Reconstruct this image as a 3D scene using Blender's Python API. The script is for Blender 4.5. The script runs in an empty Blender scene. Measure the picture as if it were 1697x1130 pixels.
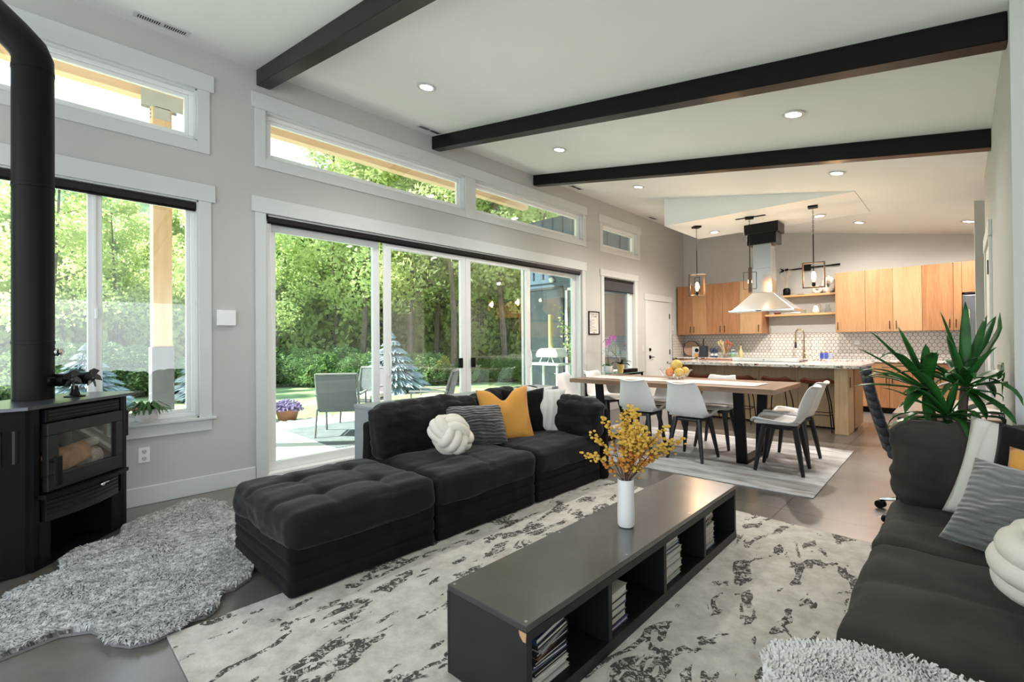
import bpy, bmesh, math, random
from mathutils import Vector, Matrix, noise
from math import sin, cos, pi, radians, sqrt, exp
C = bpy.context.scene.collection
sc = bpy.context.scene

# ------------------------------------------------------------ materials
MATS = {}
def newmat(name):
    m = bpy.data.materials.new(name); m.use_nodes = True
    nt = m.node_tree
    return m, nt, nt.nodes, nt.links, nt.nodes['Principled BSDF']

def coords(n, l, scale=(1, 1, 1), kind='Object'):
    tc = n.new('ShaderNodeTexCoord'); mp = n.new('ShaderNodeMapping')
    mp.inputs['Scale'].default_value = scale
    l.new(tc.outputs[kind], mp.inputs['Vector'])
    return mp.outputs['Vector']

def tex_noise(n, l, vec, scale=5, detail=3, rough=.5, dist=0):
    t = n.new('ShaderNodeTexNoise')
    t.inputs['Scale'].default_value = scale; t.inputs['Detail'].default_value = detail
    t.inputs['Roughness'].default_value = rough; t.inputs['Distortion'].default_value = dist
    l.new(vec, t.inputs['Vector'])
    return t.outputs['Fac']

def ramp(n, l, fac, stops, interp='LINEAR'):
    r = n.new('ShaderNodeValToRGB'); cr = r.color_ramp; cr.interpolation = interp
    while len(cr.elements) < len(stops): cr.elements.new(.5)
    for e, (p, c) in zip(cr.elements, stops):
        e.position = p; e.color = (c[0], c[1], c[2], 1) if isinstance(c, (tuple, list)) else (c, c, c, 1)
    l.new(fac, r.inputs['Fac'])
    return r.outputs['Color']

def mixc(n, l, fac, a, b, mode='MIX'):
    x = n.new('ShaderNodeMix'); x.data_type = 'RGBA'; x.blend_type = mode
    for sock, v in ((0, fac), (6, a), (7, b)):
        if hasattr(v, 'links') or hasattr(v, 'is_linked'): l.new(v, x.inputs[sock])
        elif isinstance(v, (int, float)): x.inputs[sock].default_value = v if sock == 0 else (v, v, v, 1)
        else: x.inputs[sock].default_value = (v[0], v[1], v[2], 1)
    return x.outputs[2]

def bump(n, l, p, h, strength=.3, dist=.01):
    b = n.new('ShaderNodeBump'); b.inputs['Strength'].default_value = strength
    b.inputs['Distance'].default_value = dist
    l.new(h, b.inputs['Height']); l.new(b.outputs['Normal'], p.inputs['Normal'])

def plain(name, col, rough=.5, metal=0, var=.06, nscale=6, bmp=0, bscale=80, sheen=0, emit=0, coat=0, spec=None):
    m, nt, n, l, p = newmat(name)
    v = coords(n, l)
    f = tex_noise(n, l, v, nscale, 3)
    c1 = tuple(max(0, c * (1 - var)) for c in col); c2 = tuple(min(1, c * (1 + var)) for c in col)
    l.new(ramp(n, l, f, [(.3, c1), (.7, c2)]), p.inputs['Base Color'])
    p.inputs['Roughness'].default_value = rough; p.inputs['Metallic'].default_value = metal
    if sheen:
        p.inputs['Sheen Weight'].default_value = sheen; p.inputs['Sheen Roughness'].default_value = .4
    if coat: p.inputs['Coat Weight'].default_value = coat; p.inputs['Coat Roughness'].default_value = .1
    if spec is not None: p.inputs['Specular IOR Level'].default_value = spec
    if bmp: bump(n, l, p, tex_noise(n, l, v, bscale, 4), bmp, .01)
    if emit:
        p.inputs['Emission Color'].default_value = (*col, 1); p.inputs['Emission Strength'].default_value = emit
    return m

def wood(name, c1, c2, axis='z', rough=.45, scale=1.0, c3=None, coat=0):
    m, nt, n, l, p = newmat(name)
    s = {'x': (1.2, 16, 16), 'y': (16, 1.2, 16), 'z': (16, 16, 1.2)}[axis]
    v = coords(n, l, tuple(a * scale for a in s))
    f = tex_noise(n, l, v, 1.0, 6, .6, 1.2)
    f2 = tex_noise(n, l, v, 4.0, 4, .6, .3)
    a = ramp(n, l, f, [(.3, c1), (.62, c2)] + ([(.8, c3)] if c3 else []))
    l.new(mixc(n, l, .35, a, ramp(n, l, f2, [(.35, c1), (.65, c2)])), p.inputs['Base Color'])
    p.inputs['Roughness'].default_value = rough
    if coat: p.inputs['Coat Weight'].default_value = coat
    bump(n, l, p, f2, .08, .005)
    return m

def leafmat(name, c1, c2, trans=.5, rough=.5, nscale=1.5):
    m, nt, n, l, p = newmat(name)
    v = coords(n, l)
    col = ramp(n, l, tex_noise(n, l, v, nscale, 4), [(.3, c1), (.7, c2)])
    l.new(col, p.inputs['Base Color']); p.inputs['Roughness'].default_value = rough
    p.inputs['Specular IOR Level'].default_value = .25
    if trans:
        t = n.new('ShaderNodeBsdfTranslucent'); l.new(col, t.inputs['Color'])
        mx = n.new('ShaderNodeMixShader'); mx.inputs[0].default_value = trans
        l.new(p.outputs[0], mx.inputs[1]); l.new(t.outputs[0], mx.inputs[2])
        l.new(mx.outputs[0], n['Material Output'].inputs['Surface'])
    return m

def glassmat(name, tint=(.93, .97, .96), refl=.08, rough=.0):
    m, nt, n, l, p = newmat(name)
    n.remove(p)
    t = n.new('ShaderNodeBsdfTransparent'); t.inputs['Color'].default_value = (*tint, 1)
    g = n.new('ShaderNodeBsdfGlossy'); g.inputs['Roughness'].default_value = rough
    g.inputs['Color'].default_value = (1, 1, 1, 1)
    lw = n.new('ShaderNodeLayerWeight'); lw.inputs['Blend'].default_value = .18
    mt = n.new('ShaderNodeMath'); mt.operation = 'MULTIPLY_ADD'; mt.use_clamp = True
    mt.inputs[1].default_value = .5; mt.inputs[2].default_value = refl
    l.new(lw.outputs['Fresnel'], mt.inputs[0])
    mx = n.new('ShaderNodeMixShader'); l.new(mt.outputs[0], mx.inputs[0])
    l.new(t.outputs[0], mx.inputs[1]); l.new(g.outputs[0], mx.inputs[2])
    l.new(mx.outputs[0], n['Material Output'].inputs['Surface'])
    return m

W_WALL = plain('wall_paint', (.49, .50, .478), .75, var=.015, nscale=1.5, bmp=.05, bscale=250)
W_CEIL = plain('ceiling_paint', (.80, .825, .81), .8, var=.01, nscale=1.5)
W_TRIM = plain('trim_paint', (.60, .63, .62), .45, var=.01)
W_VINYL = plain('white_vinyl', (.82, .84, .83), .3, var=.01)
BLACK = plain('satin_black_metal', (.003, .003, .0034), .42, var=.1, spec=.16)
BLACKW = plain('black_stained_beam', (.0035, .003, .003), .30, spec=.22, var=.3, nscale=12, bmp=.08, bscale=30)
IRON = plain('stove_iron', (.0045, .0052, .0068), .46, spec=.14, var=.15, nscale=10, bmp=.05, bscale=300)
IRON2 = plain('stove_door_iron', (.012, .0135, .0128), .38, spec=.3, var=.15, nscale=10)
STEEL = plain('brushed_steel', (.62, .62, .61), .22, 1, var=.04, nscale=3)
CHROME = plain('chrome', (.75, .75, .76), .08, 1, var=.02)
BRASS = plain('aged_brass', (.42, .31, .17), .25, 1, var=.08)
VELVET = plain('charcoal_velvet', (.0062, .0058, .0060), .75, var=.45, nscale=5, bmp=.35, bscale=14, sheen=.14, spec=.18)
VELVET_D = plain('dark_velvet_base', (.0062, .0056, .0055), .85, var=.35, nscale=7, bmp=.25, bscale=20, sheen=.06, spec=.12)
VELVET_R = plain('warm_charcoal_velvet', (.040, .0350, .0300), .8, var=.35, nscale=4, bmp=.3, bscale=12, sheen=.06, spec=.12)
MUSTARD = plain('mustard_linen', (.60, .28, .045), .8, var=.08, nscale=5, bmp=.3, bscale=120, sheen=.2)
CREAM = plain('cream_knit', (.72, .68, .59), .85, var=.03, bmp=.15, bscale=200, sheen=.2)
BLACKCUSH = plain('black_cushion_cloth', (.006, .0055, .0055), .8, var=.2, bmp=.2, bscale=60, sheen=.06, spec=.12)
SHELL = plain('white_chair_shell', (.76, .76, .75), .28, var=.01)
PADGREY = plain('pale_grey_seat_pad', (.46, .45, .43), .6, var=.03)
CHLEG = plain('black_chair_wood', (.006, .006, .0065), .4, var=.2)
LEATHER = plain('tan_leather', (.19, .045, .022), .33, var=.2, nscale=8)
OUTGREY = plain('outdoor_grey_mesh', (.13, .135, .145), .7, var=.05, bmp=.3, bscale=150)
OUTMETAL = plain('outdoor_grey_metal', (.22, .22, .22), .5, var=.03)
SILVERCON = plain('console_grey', (.28, .30, .31), .4, var=.06, nscale=3)
GLASS = glassmat('window_glass')
GLASS_T = glassmat('tinted_door_glass', (.86, .95, .92), .05)
GLASS_S = glassmat('stove_glass', (.88, .86, .84), .04)
GLASS_J = glassmat('jar_glass', (.86, .92, .90), .12)
LAMP = plain('lamp_glow', (1, .98, .93), .5, emit=14, var=0)
BULB = plain('warm_filament_glow', (1, .52, .17), .5, emit=22, var=0)
PAPER = plain('book_pages', (.66, .62, .54), .8, var=.06, nscale=60)
WHITECER = plain('white_ceramic', (.76, .75, .72), .3, var=.01)
PINE = wood('pine_post', (.62, .40, .22), (.78, .56, .35), 'z', .6, .5)
PINEY = wood('pine_beam', (.64, .43, .27), (.80, .60, .42), 'y', .6, .5)
CAB = [wood('cabinet_oak_%d' % i, a, b, 'z', .42) for i, (a, b) in enumerate([
    ((.205, .086, .032), (.345, .165, .070)), ((.275, .140, .058), (.395, .218, .098)), ((.215, .090, .034), (.36, .172, .073)),
    ((.25, .118, .045), (.375, .190, .082)), ((.32, .185, .082), (.43, .265, .135))])]
CABD = wood('cabinet_oak_side', (.22, .085, .032), (.34, .15, .06), 'z', .45)
OAKPALE = wood('pale_oak_panel', (.42, .275, .145), (.56, .39, .225), 'z', .45)
OAKX = wood('oak_shelf', (.48, .25, .10), (.68, .40, .18), 'x', .4)
TABLEW = wood('walnut_slab', (.13, .07, .04), (.27, .16, .095), 'x', .33, 1, (.36, .23, .14))
DESKW = wood('desk_top_wood', (.22, .14, .10), (.33, .22, .16), 'y', .4)

def mat_concrete():
    m, nt, n, l, p = newmat('polished_concrete')
    v = coords(n, l)
    a = tex_noise(n, l, v, .8, 6, .6, .6); b = tex_noise(n, l, v, 6, 6, .65, .2)
    c = ramp(n, l, a, [(.3, (.068, .058, .047)), (.5, (.125, .110, .092)), (.72, (.185, .170, .150))])
    d = ramp(n, l, b, [(.3, .84), (.7, 1.08)])
    col = mixc(n, l, 1.0, c, d, 'MULTIPLY')
    # saw-cut joints
    sx = n.new('ShaderNodeSeparateXYZ'); l.new(v, sx.inputs[0])
    def line(out, pos):
        s = n.new('ShaderNodeMath'); s.operation = 'SUBTRACT'; l.new(out, s.inputs[0]); s.inputs[1].default_value = pos
        ab = n.new('ShaderNodeMath'); ab.operation = 'ABSOLUTE'; l.new(s.outputs[0], ab.inputs[0])
        lt = n.new('ShaderNodeMath'); lt.operation = 'LESS_THAN'; l.new(ab.outputs[0], lt.inputs[0]); lt.inputs[1].default_value = .005
        return lt.outputs[0]
    mx = n.new('ShaderNodeMath'); mx.operation = 'MAXIMUM'
    l.new(line(sx.outputs[0], 3.70), mx.inputs[0]); l.new(line(sx.outputs[1], 3.95), mx.inputs[1])
    l.new(mixc(n, l, mx.outputs[0], col, (.03, .026, .022)), p.inputs['Base Color'])
    l.new(ramp(n, l, a, [(.3, .30), (.75, .42)]), p.inputs['Roughness'])
    p.inputs['Specular IOR Level'].default_value = .6
    p.inputs['Coat Weight'].default_value = .6; p.inputs['Coat Roughness'].default_value = .2; p.inputs['Coat IOR'].default_value = 1.7
    return m
CONC = mat_concrete()

def mat_rug():
    m, nt, n, l, p = newmat('cream_rug_with_dark_strokes')
    v0 = coords(n, l, (1, 1, 1))
    # strokes run roughly along y with a swirl
    mp = n.new('ShaderNodeMapping'); mp.inputs['Rotation'].default_value = (0, 0, radians(18)); mp.inputs['Scale'].default_value = (5.2, 2.0, 1)
    l.new(v0, mp.inputs['Vector'])
    f = tex_noise(n, l, mp.outputs[0], 1.9, 2.4, .5, 1.1)
    mask = ramp(n, l, f, [(0, 0), (.566, 0), (.578, 1), (.73, 1)])
    g = tex_noise(n, l, v0, 46, 5, .75, .8)
    spk = ramp(n, l, g, [(.45, 0), (.49, 1)])
    mm = mixc(n, l, 1.0, mask, spk, 'MULTIPLY')
    h = tex_noise(n, l, v0, 9, 6, .7)
    base = ramp(n, l, h, [(.3, (.40, .375, .33)), (.6, (.60, .575, .52)), (.8, (.66, .64, .59))])
    l.new(mixc(n, l, mm, base, (.075, .068, .062)), p.inputs['Base Color'])
    p.inputs['Roughness'].default_value = .95; p.inputs['Specular IOR Level'].default_value = .1
    bump(n, l, p, g, .3, .01)
    return m
RUG = mat_rug()

def mat_rug2():
    m, nt, n, l, p = newmat('grey_abstract_rug')
    v = coords(n, l, (.55, 2.2, 1))
    f = tex_noise(n, l, v, 1.9, 8, .68, .8)
    l.new(ramp(n, l, f, [(.32, (.16, .135, .12)), (.42, (.29, .27, .26)), (.52, (.42, .42, .42)), (.66, (.56, .56, .55))]), p.inputs['Base Color'])
    p.inputs['Roughness'].default_value = .95; p.inputs['Specular IOR Level'].default_value = .1
    return m
RUG2 = mat_rug2()

def mat_granite():
    m, nt, n, l, p = newmat('speckled_granite')
    v = coords(n, l)
    vo = n.new('ShaderNodeTexVoronoi'); vo.inputs['Scale'].default_value = 38; vo.inputs['Randomness'].default_value = 1
    wv = n.new('ShaderNodeMix'); 
    l.new(v, vo.inputs['Vector'])
    sep = n.new('ShaderNodeSeparateColor'); l.new(vo.outputs['Color'], sep.inputs[0])
    a = ramp(n, l, sep.outputs[0], [(0, (.05, .04, .035)), (.14, (.28, .17, .10)), (.28, (.50, .47, .42)), (.6, (.60, .585, .55))], 'CONSTANT')
    b = tex_noise(n, l, v, 9, 4)
    l.new(mixc(n, l, ramp(n, l, b, [(.45, 0), (.6, .6)]), a, (.56, .54, .50)), p.inputs['Base Color'])
    p.inputs['Roughness'].default_value = .12
    return m
GRANITE = mat_granite()

def mat_pleat():
    m, nt, n, l, p = newmat('grey_pleated_velvet')
    v = coords(n, l, (1, 1, 1))
    w = n.new('ShaderNodeTexWave'); w.bands_direction = 'Z'; w.inputs['Scale'].default_value = 13
    w.inputs['Distortion'].default_value = 9; w.inputs['Detail'].default_value = 2; w.inputs['Detail Scale'].default_value = .5
    l.new(v, w.inputs['Vector'])
    l.new(ramp(n, l, tex_noise(n, l, v, 5, 3), [(.3, (.10, .108, .104)), (.7, (.16, .17, .165))]), p.inputs['Base Color'])
    p.inputs['Roughness'].default_value = .55; p.inputs['Sheen Weight'].default_value = .5
    bump(n, l, p, w.outputs['Fac'], .6, .008)
    return m
PLEAT = mat_pleat()
def mat_pleat_dark():
    m = PLEAT.copy(); m.name = 'dark_grey_pleated_velvet'
    for nd in m.node_tree.nodes:
        if nd.type == 'VALTORGB':
            nd.color_ramp.elements[0].color = (.022, .024, .024, 1); nd.color_ramp.elements[1].color = (.045, .047, .047, 1)
    return m
PLEATD = mat_pleat_dark()
def mat_ribbed():
    m, nt, n, l, p = newmat('ivory_tufted_cloth')
    v = coords(n, l)
    w = n.new('ShaderNodeTexWave'); w.bands_direction = 'X'; w.inputs['Scale'].default_value = 5
    w.inputs['Distortion'].default_value = 3.0; l.new(v, w.inputs['Vector'])
    p.inputs['Base Color'].default_value = (.60, .585, .55, 1)
    l.new(ramp(n, l, w.outputs['Fac'], [(0, (.62, .61, .575)), (.85, (.60, .59, .555)), (1, (.54, .515, .465))]), p.inputs['Base Color'])
    p.inputs['Roughness'].default_value = .9
    bump(n, l, p, w.outputs['Fac'], .5, .01)
    return m
RIBBED = mat_ribbed()
WOOL = plain('grey_tipped_wool', (.42, .42, .41), .9, var=.55, nscale=30, sheen=.3)
WOOLB = plain('wool_backing', (.17, .165, .16), .95, var=.2)
WOOLW = plain('white_wool', (.74, .73, .70), .9, var=.1, nscale=25, sheen=.3)
LAWN = plain('lawn_grass', (.27, .34, .15), .95, var=.35, nscale=1.2, bmp=.4, bscale=60)
GRAVEL = plain('pale_patio_concrete', (.62, .60, .56), .85, var=.04, nscale=3)
NAVY = plain('navy_board_siding', (.075, .115, .17), .6, var=.06)
SCREEN = plain('dark_door_panel', (.035, .045, .055), .22, var=.2)
BARK = plain('tree_bark', (.13, .10, .075), .95, var=.3, nscale=6, bmp=.4, bscale=30)
LEAF = [leafmat('spring_leaves_%d' % i, a, b, .65) for i, (a, b) in enumerate([
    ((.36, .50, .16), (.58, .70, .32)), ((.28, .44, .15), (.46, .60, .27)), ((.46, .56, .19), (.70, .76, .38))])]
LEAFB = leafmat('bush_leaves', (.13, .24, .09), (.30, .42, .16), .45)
SPRUCE = leafmat('blue_spruce_needles', (.34, .44, .46), (.56, .66, .68), .3)
CONIF = leafmat('far_conifer_needles', (.05, .10, .07), (.10, .17, .12), .1)
HILLM = leafmat('wooded_hill_green', (.07, .13, .06), (.17, .26, .11), 0, .95, .25)
PLANTG = leafmat('yucca_green', (.010, .060, .012), (.030, .15, .026), .12, .35, 9)
PLANTG2 = leafmat('houseplant_green', (.03, .10, .03), (.09, .22, .06), .2, .45, 9)
ORCHID = leafmat('orchid_petal', (.36, .09, .36), (.55, .22, .52), .25, .6, 14)
YELLOWF = leafmat('yellow_blossom', (.62, .36, .04), (.85, .58, .12), .2, .8, 25)
ORANGEF = leafmat('orange_blossom', (.50, .17, .03), (.72, .32, .06), .2, .8, 25)
STEMB = plain('brown_stem', (.09, .045, .02), .8, var=.3)

# ------------------------------------------------------------ mesh builder
class MB:
    def __init__(s): s.b = bmesh.new()
    def box(s, x0, x1, y0, y1, z0, z1, bev=0, mat=None, seg=1):
        r = bmesh.ops.create_cube(s.b, size=1)['verts']
        for v in r:
            v.co = Vector(((x0 + x1) / 2 + v.co.x * (x1 - x0), (y0 + y1) / 2 + v.co.y * (y1 - y0), (z0 + z1) / 2 + v.co.z * (z1 - z0)))
        if bev:
            es = list({e for v in r for e in v.link_edges})
            rr = bmesh.ops.bevel(s.b, geom=es, offset=bev, segments=seg, affect='EDGES', profile=.5)
            if mat is not None:
                r = list({v for f in rr['faces'] for v in f.verts})
        if mat is not None: bmesh.ops.transform(s.b, matrix=mat, verts=r)
        return s
    def rbox(s, c, size, rot=0, bev=0, axis='Z'):
        b2 = MB(); b2.box(-size[0]/2, size[0]/2, -size[1]/2, size[1]/2, -size[2]/2, size[2]/2, bev)
        M = Matrix.Translation(Vector(c)) @ (rot if isinstance(rot, Matrix) else Matrix.Rotation(rot, 4, axis))
        return s.add(b2, M)
    def add(s, o, M=None):
        me = bpy.data.meshes.new('t'); o.b.to_mesh(me); o.b.free()
        if M is not None: me.transform(M)
        s.b.from_mesh(me); bpy.data.meshes.remove(me); return s
    def tube(s, pts, r, seg=8, cap=True, flat=1.0):
        pts = [Vector(p) for p in pts]; n = len(pts)
        rs = r if isinstance(r, (list, tuple)) else [r] * n
        prev = None; rings = []
        for i, p in enumerate(pts):
            t = (pts[min(i + 1, n - 1)] - pts[max(i - 1, 0)])
            t = t.normalized() if t.length > 1e-9 else Vector((0, 0, 1))
            if prev is None:
                a = Vector((0, 0, 1)) if abs(t.z) < .9 else Vector((1, 0, 0))
                u = t.cross(a).normalized()
            else:
                u = (prev - t * prev.dot(t)); u = u.normalized() if u.length > 1e-6 else t.orthogonal().normalized()
            prev = u; w = t.cross(u)
            rings.append([s.b.verts.new(p + (u * cos(2*pi*k/seg) + w * sin(2*pi*k/seg) * flat) * rs[i]) for k in range(seg)])
        for a, c in zip(rings[:-1], rings[1:]):
            for k in range(seg): s.b.faces.new((a[k], a[(k+1) % seg], c[(k+1) % seg], c[k]))
        if cap and seg > 2:
            s.b.faces.new(rings[0][::-1]); s.b.faces.new(rings[-1])
        return s
    def loop_tube(s, pts, r, seg=8):
        pts = [Vector(p) for p in pts]; n = len(pts); rings = []
        prev = None
        cen = sum(pts, Vector()) / n
        for i, p in enumerate(pts):
            t = (pts[(i+1) % n] - pts[i-1]).normalized()
            u = (p - cen); u = (u - t*u.dot(t)).normalized(); w = t.cross(u)
            rings.append([s.b.verts.new(p + (u*cos(2*pi*k/seg) + w*sin(2*pi*k/seg))*r) for k in range(seg)])
        for i in range(n):
            a, c = rings[i], rings[(i+1) % n]
            for k in range(seg): s.b.faces.new((a[k], a[(k+1) % seg], c[(k+1) % seg], c[k]))
        return s
    def lathe(s, prof, c=(0, 0, 0), seg=24, capb=True, capt=False, axis='z'):
        rings = []
        for r, z in prof:
            ring = []
            for k in range(seg):
                a = 2*pi*k/seg
                q = (r*cos(a), r*sin(a), z)
                if axis == 'x': q = (z, r*cos(a), r*sin(a))
                if axis == 'y': q = (r*sin(a), z, r*cos(a))
                ring.append(s.b.verts.new(Vector(c) + Vector(q)))
            rings.append(ring)
        for a, d in zip(rings[:-1], rings[1:]):
            for k in range(seg): s.b.faces.new((a[k], a[(k+1) % seg], d[(k+1) % seg], d[k]))
        if capb: s.b.faces.new(rings[0][::-1])
        if capt: s.b.faces.new(rings[-1])
        return s
    def prism(s, poly, z0, z1, M=None):
        a = [s.b.verts.new(Vector((p[0], p[1], z0))) for p in poly]; c = [s.b.verts.new(Vector((p[0], p[1], z1))) for p in poly]
        n = len(poly)
        s.b.faces.new(a[::-1]); s.b.faces.new(c)
        for i in range(n): s.b.faces.new((a[i], a[(i+1) % n], c[(i+1) % n], c[i]))
        if M is not None: bmesh.ops.transform(s.b, matrix=M, verts=a + c)
        return s
    def poly(s, pts):
        s.b.faces.new([s.b.verts.new(Vector(p)) for p in pts]); return s
    def hexa(s, lo, hi):
        """lo, hi: four corner points each (bottom, top loops)"""
        a = [s.b.verts.new(Vector(p)) for p in lo]; c = [s.b.verts.new(Vector(p)) for p in hi]
        s.b.faces.new(a[::-1]); s.b.faces.new(c)
        for i in range(4): s.b.faces.new((a[i], a[(i+1) % 4], c[(i+1) % 4], c[i]))
        return s
    def ball(s, c, r, sub=2, sc=(1, 1, 1)):
        M = Matrix.Translation(Vector(c)) @ Matrix.Diagonal((*sc, 1))
        bmesh.ops.create_icosphere(s.b, subdivisions=sub, radius=r, matrix=M); return s

def obj(name, m, mat, parent=None, smooth=False, world=True, label=None, norm=True):
    me = bpy.data.meshes.new(name)
    if norm: bmesh.ops.recalc_face_normals(m.b, faces=m.b.faces[:])
    m.b.to_mesh(me); m.b.free()
    me.materials.append(mat)
    if smooth:
        for p in me.polygons: p.use_smooth = True
        if smooth != 'all':
            try: me.set_sharp_from_angle(angle=radians(38))
            except Exception: pass
    o = bpy.data.objects.new(name, me); C.objects.link(o)
    if parent is not None:
        o.parent = parent
        if world:
            me.transform(root_matrix(parent).inverted())
    if label: o['label'] = label
    return o

def root_matrix(o):
    M = o.matrix_basis.copy()
    while o.parent is not None:
        o = o.parent; M = o.matrix_basis @ M
    return M

def tag(o, label=None, cat=None, group=None, kind=None):
    if label: o['label'] = label
    if cat: o['category'] = cat
    if group: o['group'] = group
    if kind: o['kind'] = kind
    return o

def thing(name, label, cat, loc=(0, 0, 0), rz=0, group=None):
    o = bpy.data.objects.new(name, None); C.objects.link(o)
    o.empty_display_size = .1
    o.location = loc; o.rotation_euler = (0, 0, rz)
    o.matrix_basis = Matrix.Translation(Vector(loc)) @ Matrix.Rotation(rz, 4, 'Z')
    return tag(o, label, cat, group)

def one(name, m, mat, label, cat, group=None, smooth=False, loc=None):
    """a thing that is a single mesh; origin at its base"""
    o = obj(name, m, mat, None, smooth)
    me = o.data
    if loc is None:
        xs = [v.co for v in me.vertices]
        loc = Vector(((min(c.x for c in xs)+max(c.x for c in xs))/2, (min(c.y for c in xs)+max(c.y for c in xs))/2, min(c.z for c in xs)))
    me.transform(Matrix.Translation(-Vector(loc))); o.location = loc
    return tag(o, label, cat, group)

def struct(name, m, mat, parent=None, smooth=False):
    o = obj(name, m, mat, parent, smooth)
    if parent is None: o['kind'] = 'structure'
    return o

def dup(root, loc, rz=0, label=None, group=None, scale=None):
    r = root.copy(); C.objects.link(r)
    r.location = loc; r.rotation_euler = (0, 0, rz)
    if scale: r.scale = scale
    if label: r['label'] = label
    if group: r['group'] = group
    for ch in list(root.children):
        c = ch.copy(); C.objects.link(c); c.parent = r
        for g in list(ch.children):
            d = g.copy(); C.objects.link(d); d.parent = c
    return r

def mod_solid(o, t): m = o.modifiers.new('s', 'SOLIDIFY'); m.thickness = t; m.offset = 0
def mod_sub(o, n=1): m = o.modifiers.new('u', 'SUBSURF'); m.levels = n; m.render_levels = n

# ------------------------------------------------------------ soft shapes
def soft_box(w, d, h, r, puff=0.0, seams=(), tufts=(), bands=(), wr=.004, N=26, seed=0, pf=0.0, sag=0.0):
    """rounded upholstered block centred in x,y with base z=0. seams: ('x'|'y', pos, depth, width) grooves on top;
    bands: z levels of grooves round the sides; pf: outward puff of the side faces"""
    b = bmesh.new()
    bmesh.ops.create_cube(b, size=2)
    bmesh.ops.subdivide_edges(b, edges=b.edges[:], cuts=N, use_grid_fill=True)
    off = Vector((seed * 3.1, seed * 1.7, seed * .9))
    for v in b.verts:
        q = Vector((v.co.x * w/2, v.co.y * d/2, v.co.z * h/2))
        ux, uy, uz = v.co
        inner = Vector((max(-w/2+r, min(w/2-r, q.x)), max(-d/2+r, min(d/2-r, q.y)), max(-h/2+r, min(h/2-r, q.z))))
        dd = q - inner
        if dd.length > 1e-9:
            mx = max(abs(dd.x), abs(dd.y), abs(dd.z))
            p = inner + dd.normalized() * r if mx > 0 else q
        else: p = q
        nrm = (p - inner).normalized() if (p - inner).length > 1e-9 else Vector((0, 0, 1))
        if uz > .999 or nrm.z > .3:
            p.z += puff * (1 - ux*ux) * (1 - uy*uy)
            for ax, pos, dep, wd in seams:
                t = (p.x if ax == 'x' else p.y) - pos
                p.z -= dep * exp(-(t/wd)**2)
            for tx, ty, dep, wd in tufts:
                t2 = (p.x-tx)**2 + (p.y-ty)**2
                p.z -= dep * exp(-t2/(wd*wd))
        side = max(abs(nrm.x), abs(nrm.y))
        if side > .5 or abs(ux) > .999 or abs(uy) > .999:
            hor = Vector((nrm.x, nrm.y, 0))
            k = pf * (1 - uz*uz)
            for zb in bands: k -= .010 * exp(-(((p.z + h/2) - zb)/.008)**2)
            p += hor * k
        n1 = noise.noise(Vector((q.x*5, q.y*5, q.z*9)) + off); n2 = noise.noise(Vector((q.x*14, q.y*5, q.z*22)) + off)
        p += nrm * (n1 * wr * 2.2 + n2 * wr)
        p.z += h/2
        v.co = p
    m = MB(); m.b.free(); m.b = b
    return m

def pillow(w, h, t, pinch=.10, chop=0.0, wr=.006, seed=0, N=22, folds=0.0):
    """stands in the XZ plane, base centre at origin, thickness along Y"""
    m = MB(); off = Vector((seed*2.3, seed*5.1, 1.7))
    gr = {}
    for sgn in (-1, 1):
        for i in range(N+1):
            for j in range(N+1):
                u = -1 + 2*i/N; v = -1 + 2*j/N
                edge = i in (0, N) or j in (0, N)
                if edge and sgn == 1: gr[(1, i, j)] = gr[(-1, i, j)]; continue
                x = w/2*u*(1 - pinch*(1-v*v)); z = h/2*v*(1 - pinch*(1-u*u))
                T = t/2 * max(0, (1-u**2)*(1-v**2))**.42
                if chop: z -= chop*h*exp(-(u/.33)**2)*max(0, v)**1.5; T *= 1 - .35*exp(-(u/.3)**2)*max(0, v)
                n1 = noise.noise(Vector((x*7, z*7, sgn*2)) + off)*wr*1.6 + noise.noise(Vector((x*18, z*9, sgn*3)) + off)*wr
                if folds: n1 += folds*sin(z*105 + 13*noise.noise(Vector((x*5, z*6, 0)) + off))
                y = sgn*(T + (n1 if not edge else 0)*min(1, T/(.15*t)))
                gr[(sgn, i, j)] = m.b.verts.new((x, y, z + h/2))
    for sgn in (-1, 1):
        for i in range(N):
            for j in range(N):
                q = [gr[(sgn, i, j)], gr[(sgn, i+1, j)], gr[(sgn, i+1, j+1)], gr[(sgn, i, j+1)]]
                m.b.faces.new(q if sgn == -1 else q[::-1])
    return m

def knot_ball(R=.112, rt=.036, sq=(1, 1, .82)):
    m = MB()
    ax = [Vector((1, 0, 0)), Vector((0, 1, 0)), Vector((0, 0, 1))]
    for k, (e1, e2, nn) in enumerate(((0, 1, 2), (1, 2, 0), (2, 0, 1))):
        for j in (-1, 0, 1):
            pts = []
            for i in range(56):
                a = 2*pi*i/56
                Rk = R + .030*cos(2*a)
                d = (ax[e1]*cos(a) + ax[e2]*sin(a))*Rk + ax[nn]*(j*rt*1.72)
                d = d.normalized()*(Rk + .004)
                pts.append(Vector((d.x*sq[0], d.y*sq[1], d.z*sq[2])))
            m.loop_tube(pts, rt, 12)
    return m
# ================================================================ ROOM
HC, SL = 3.79, .171
def zc(x): return HC - SL*x
XL, XR = 0.0, 4.88
YK = 10.78

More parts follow.
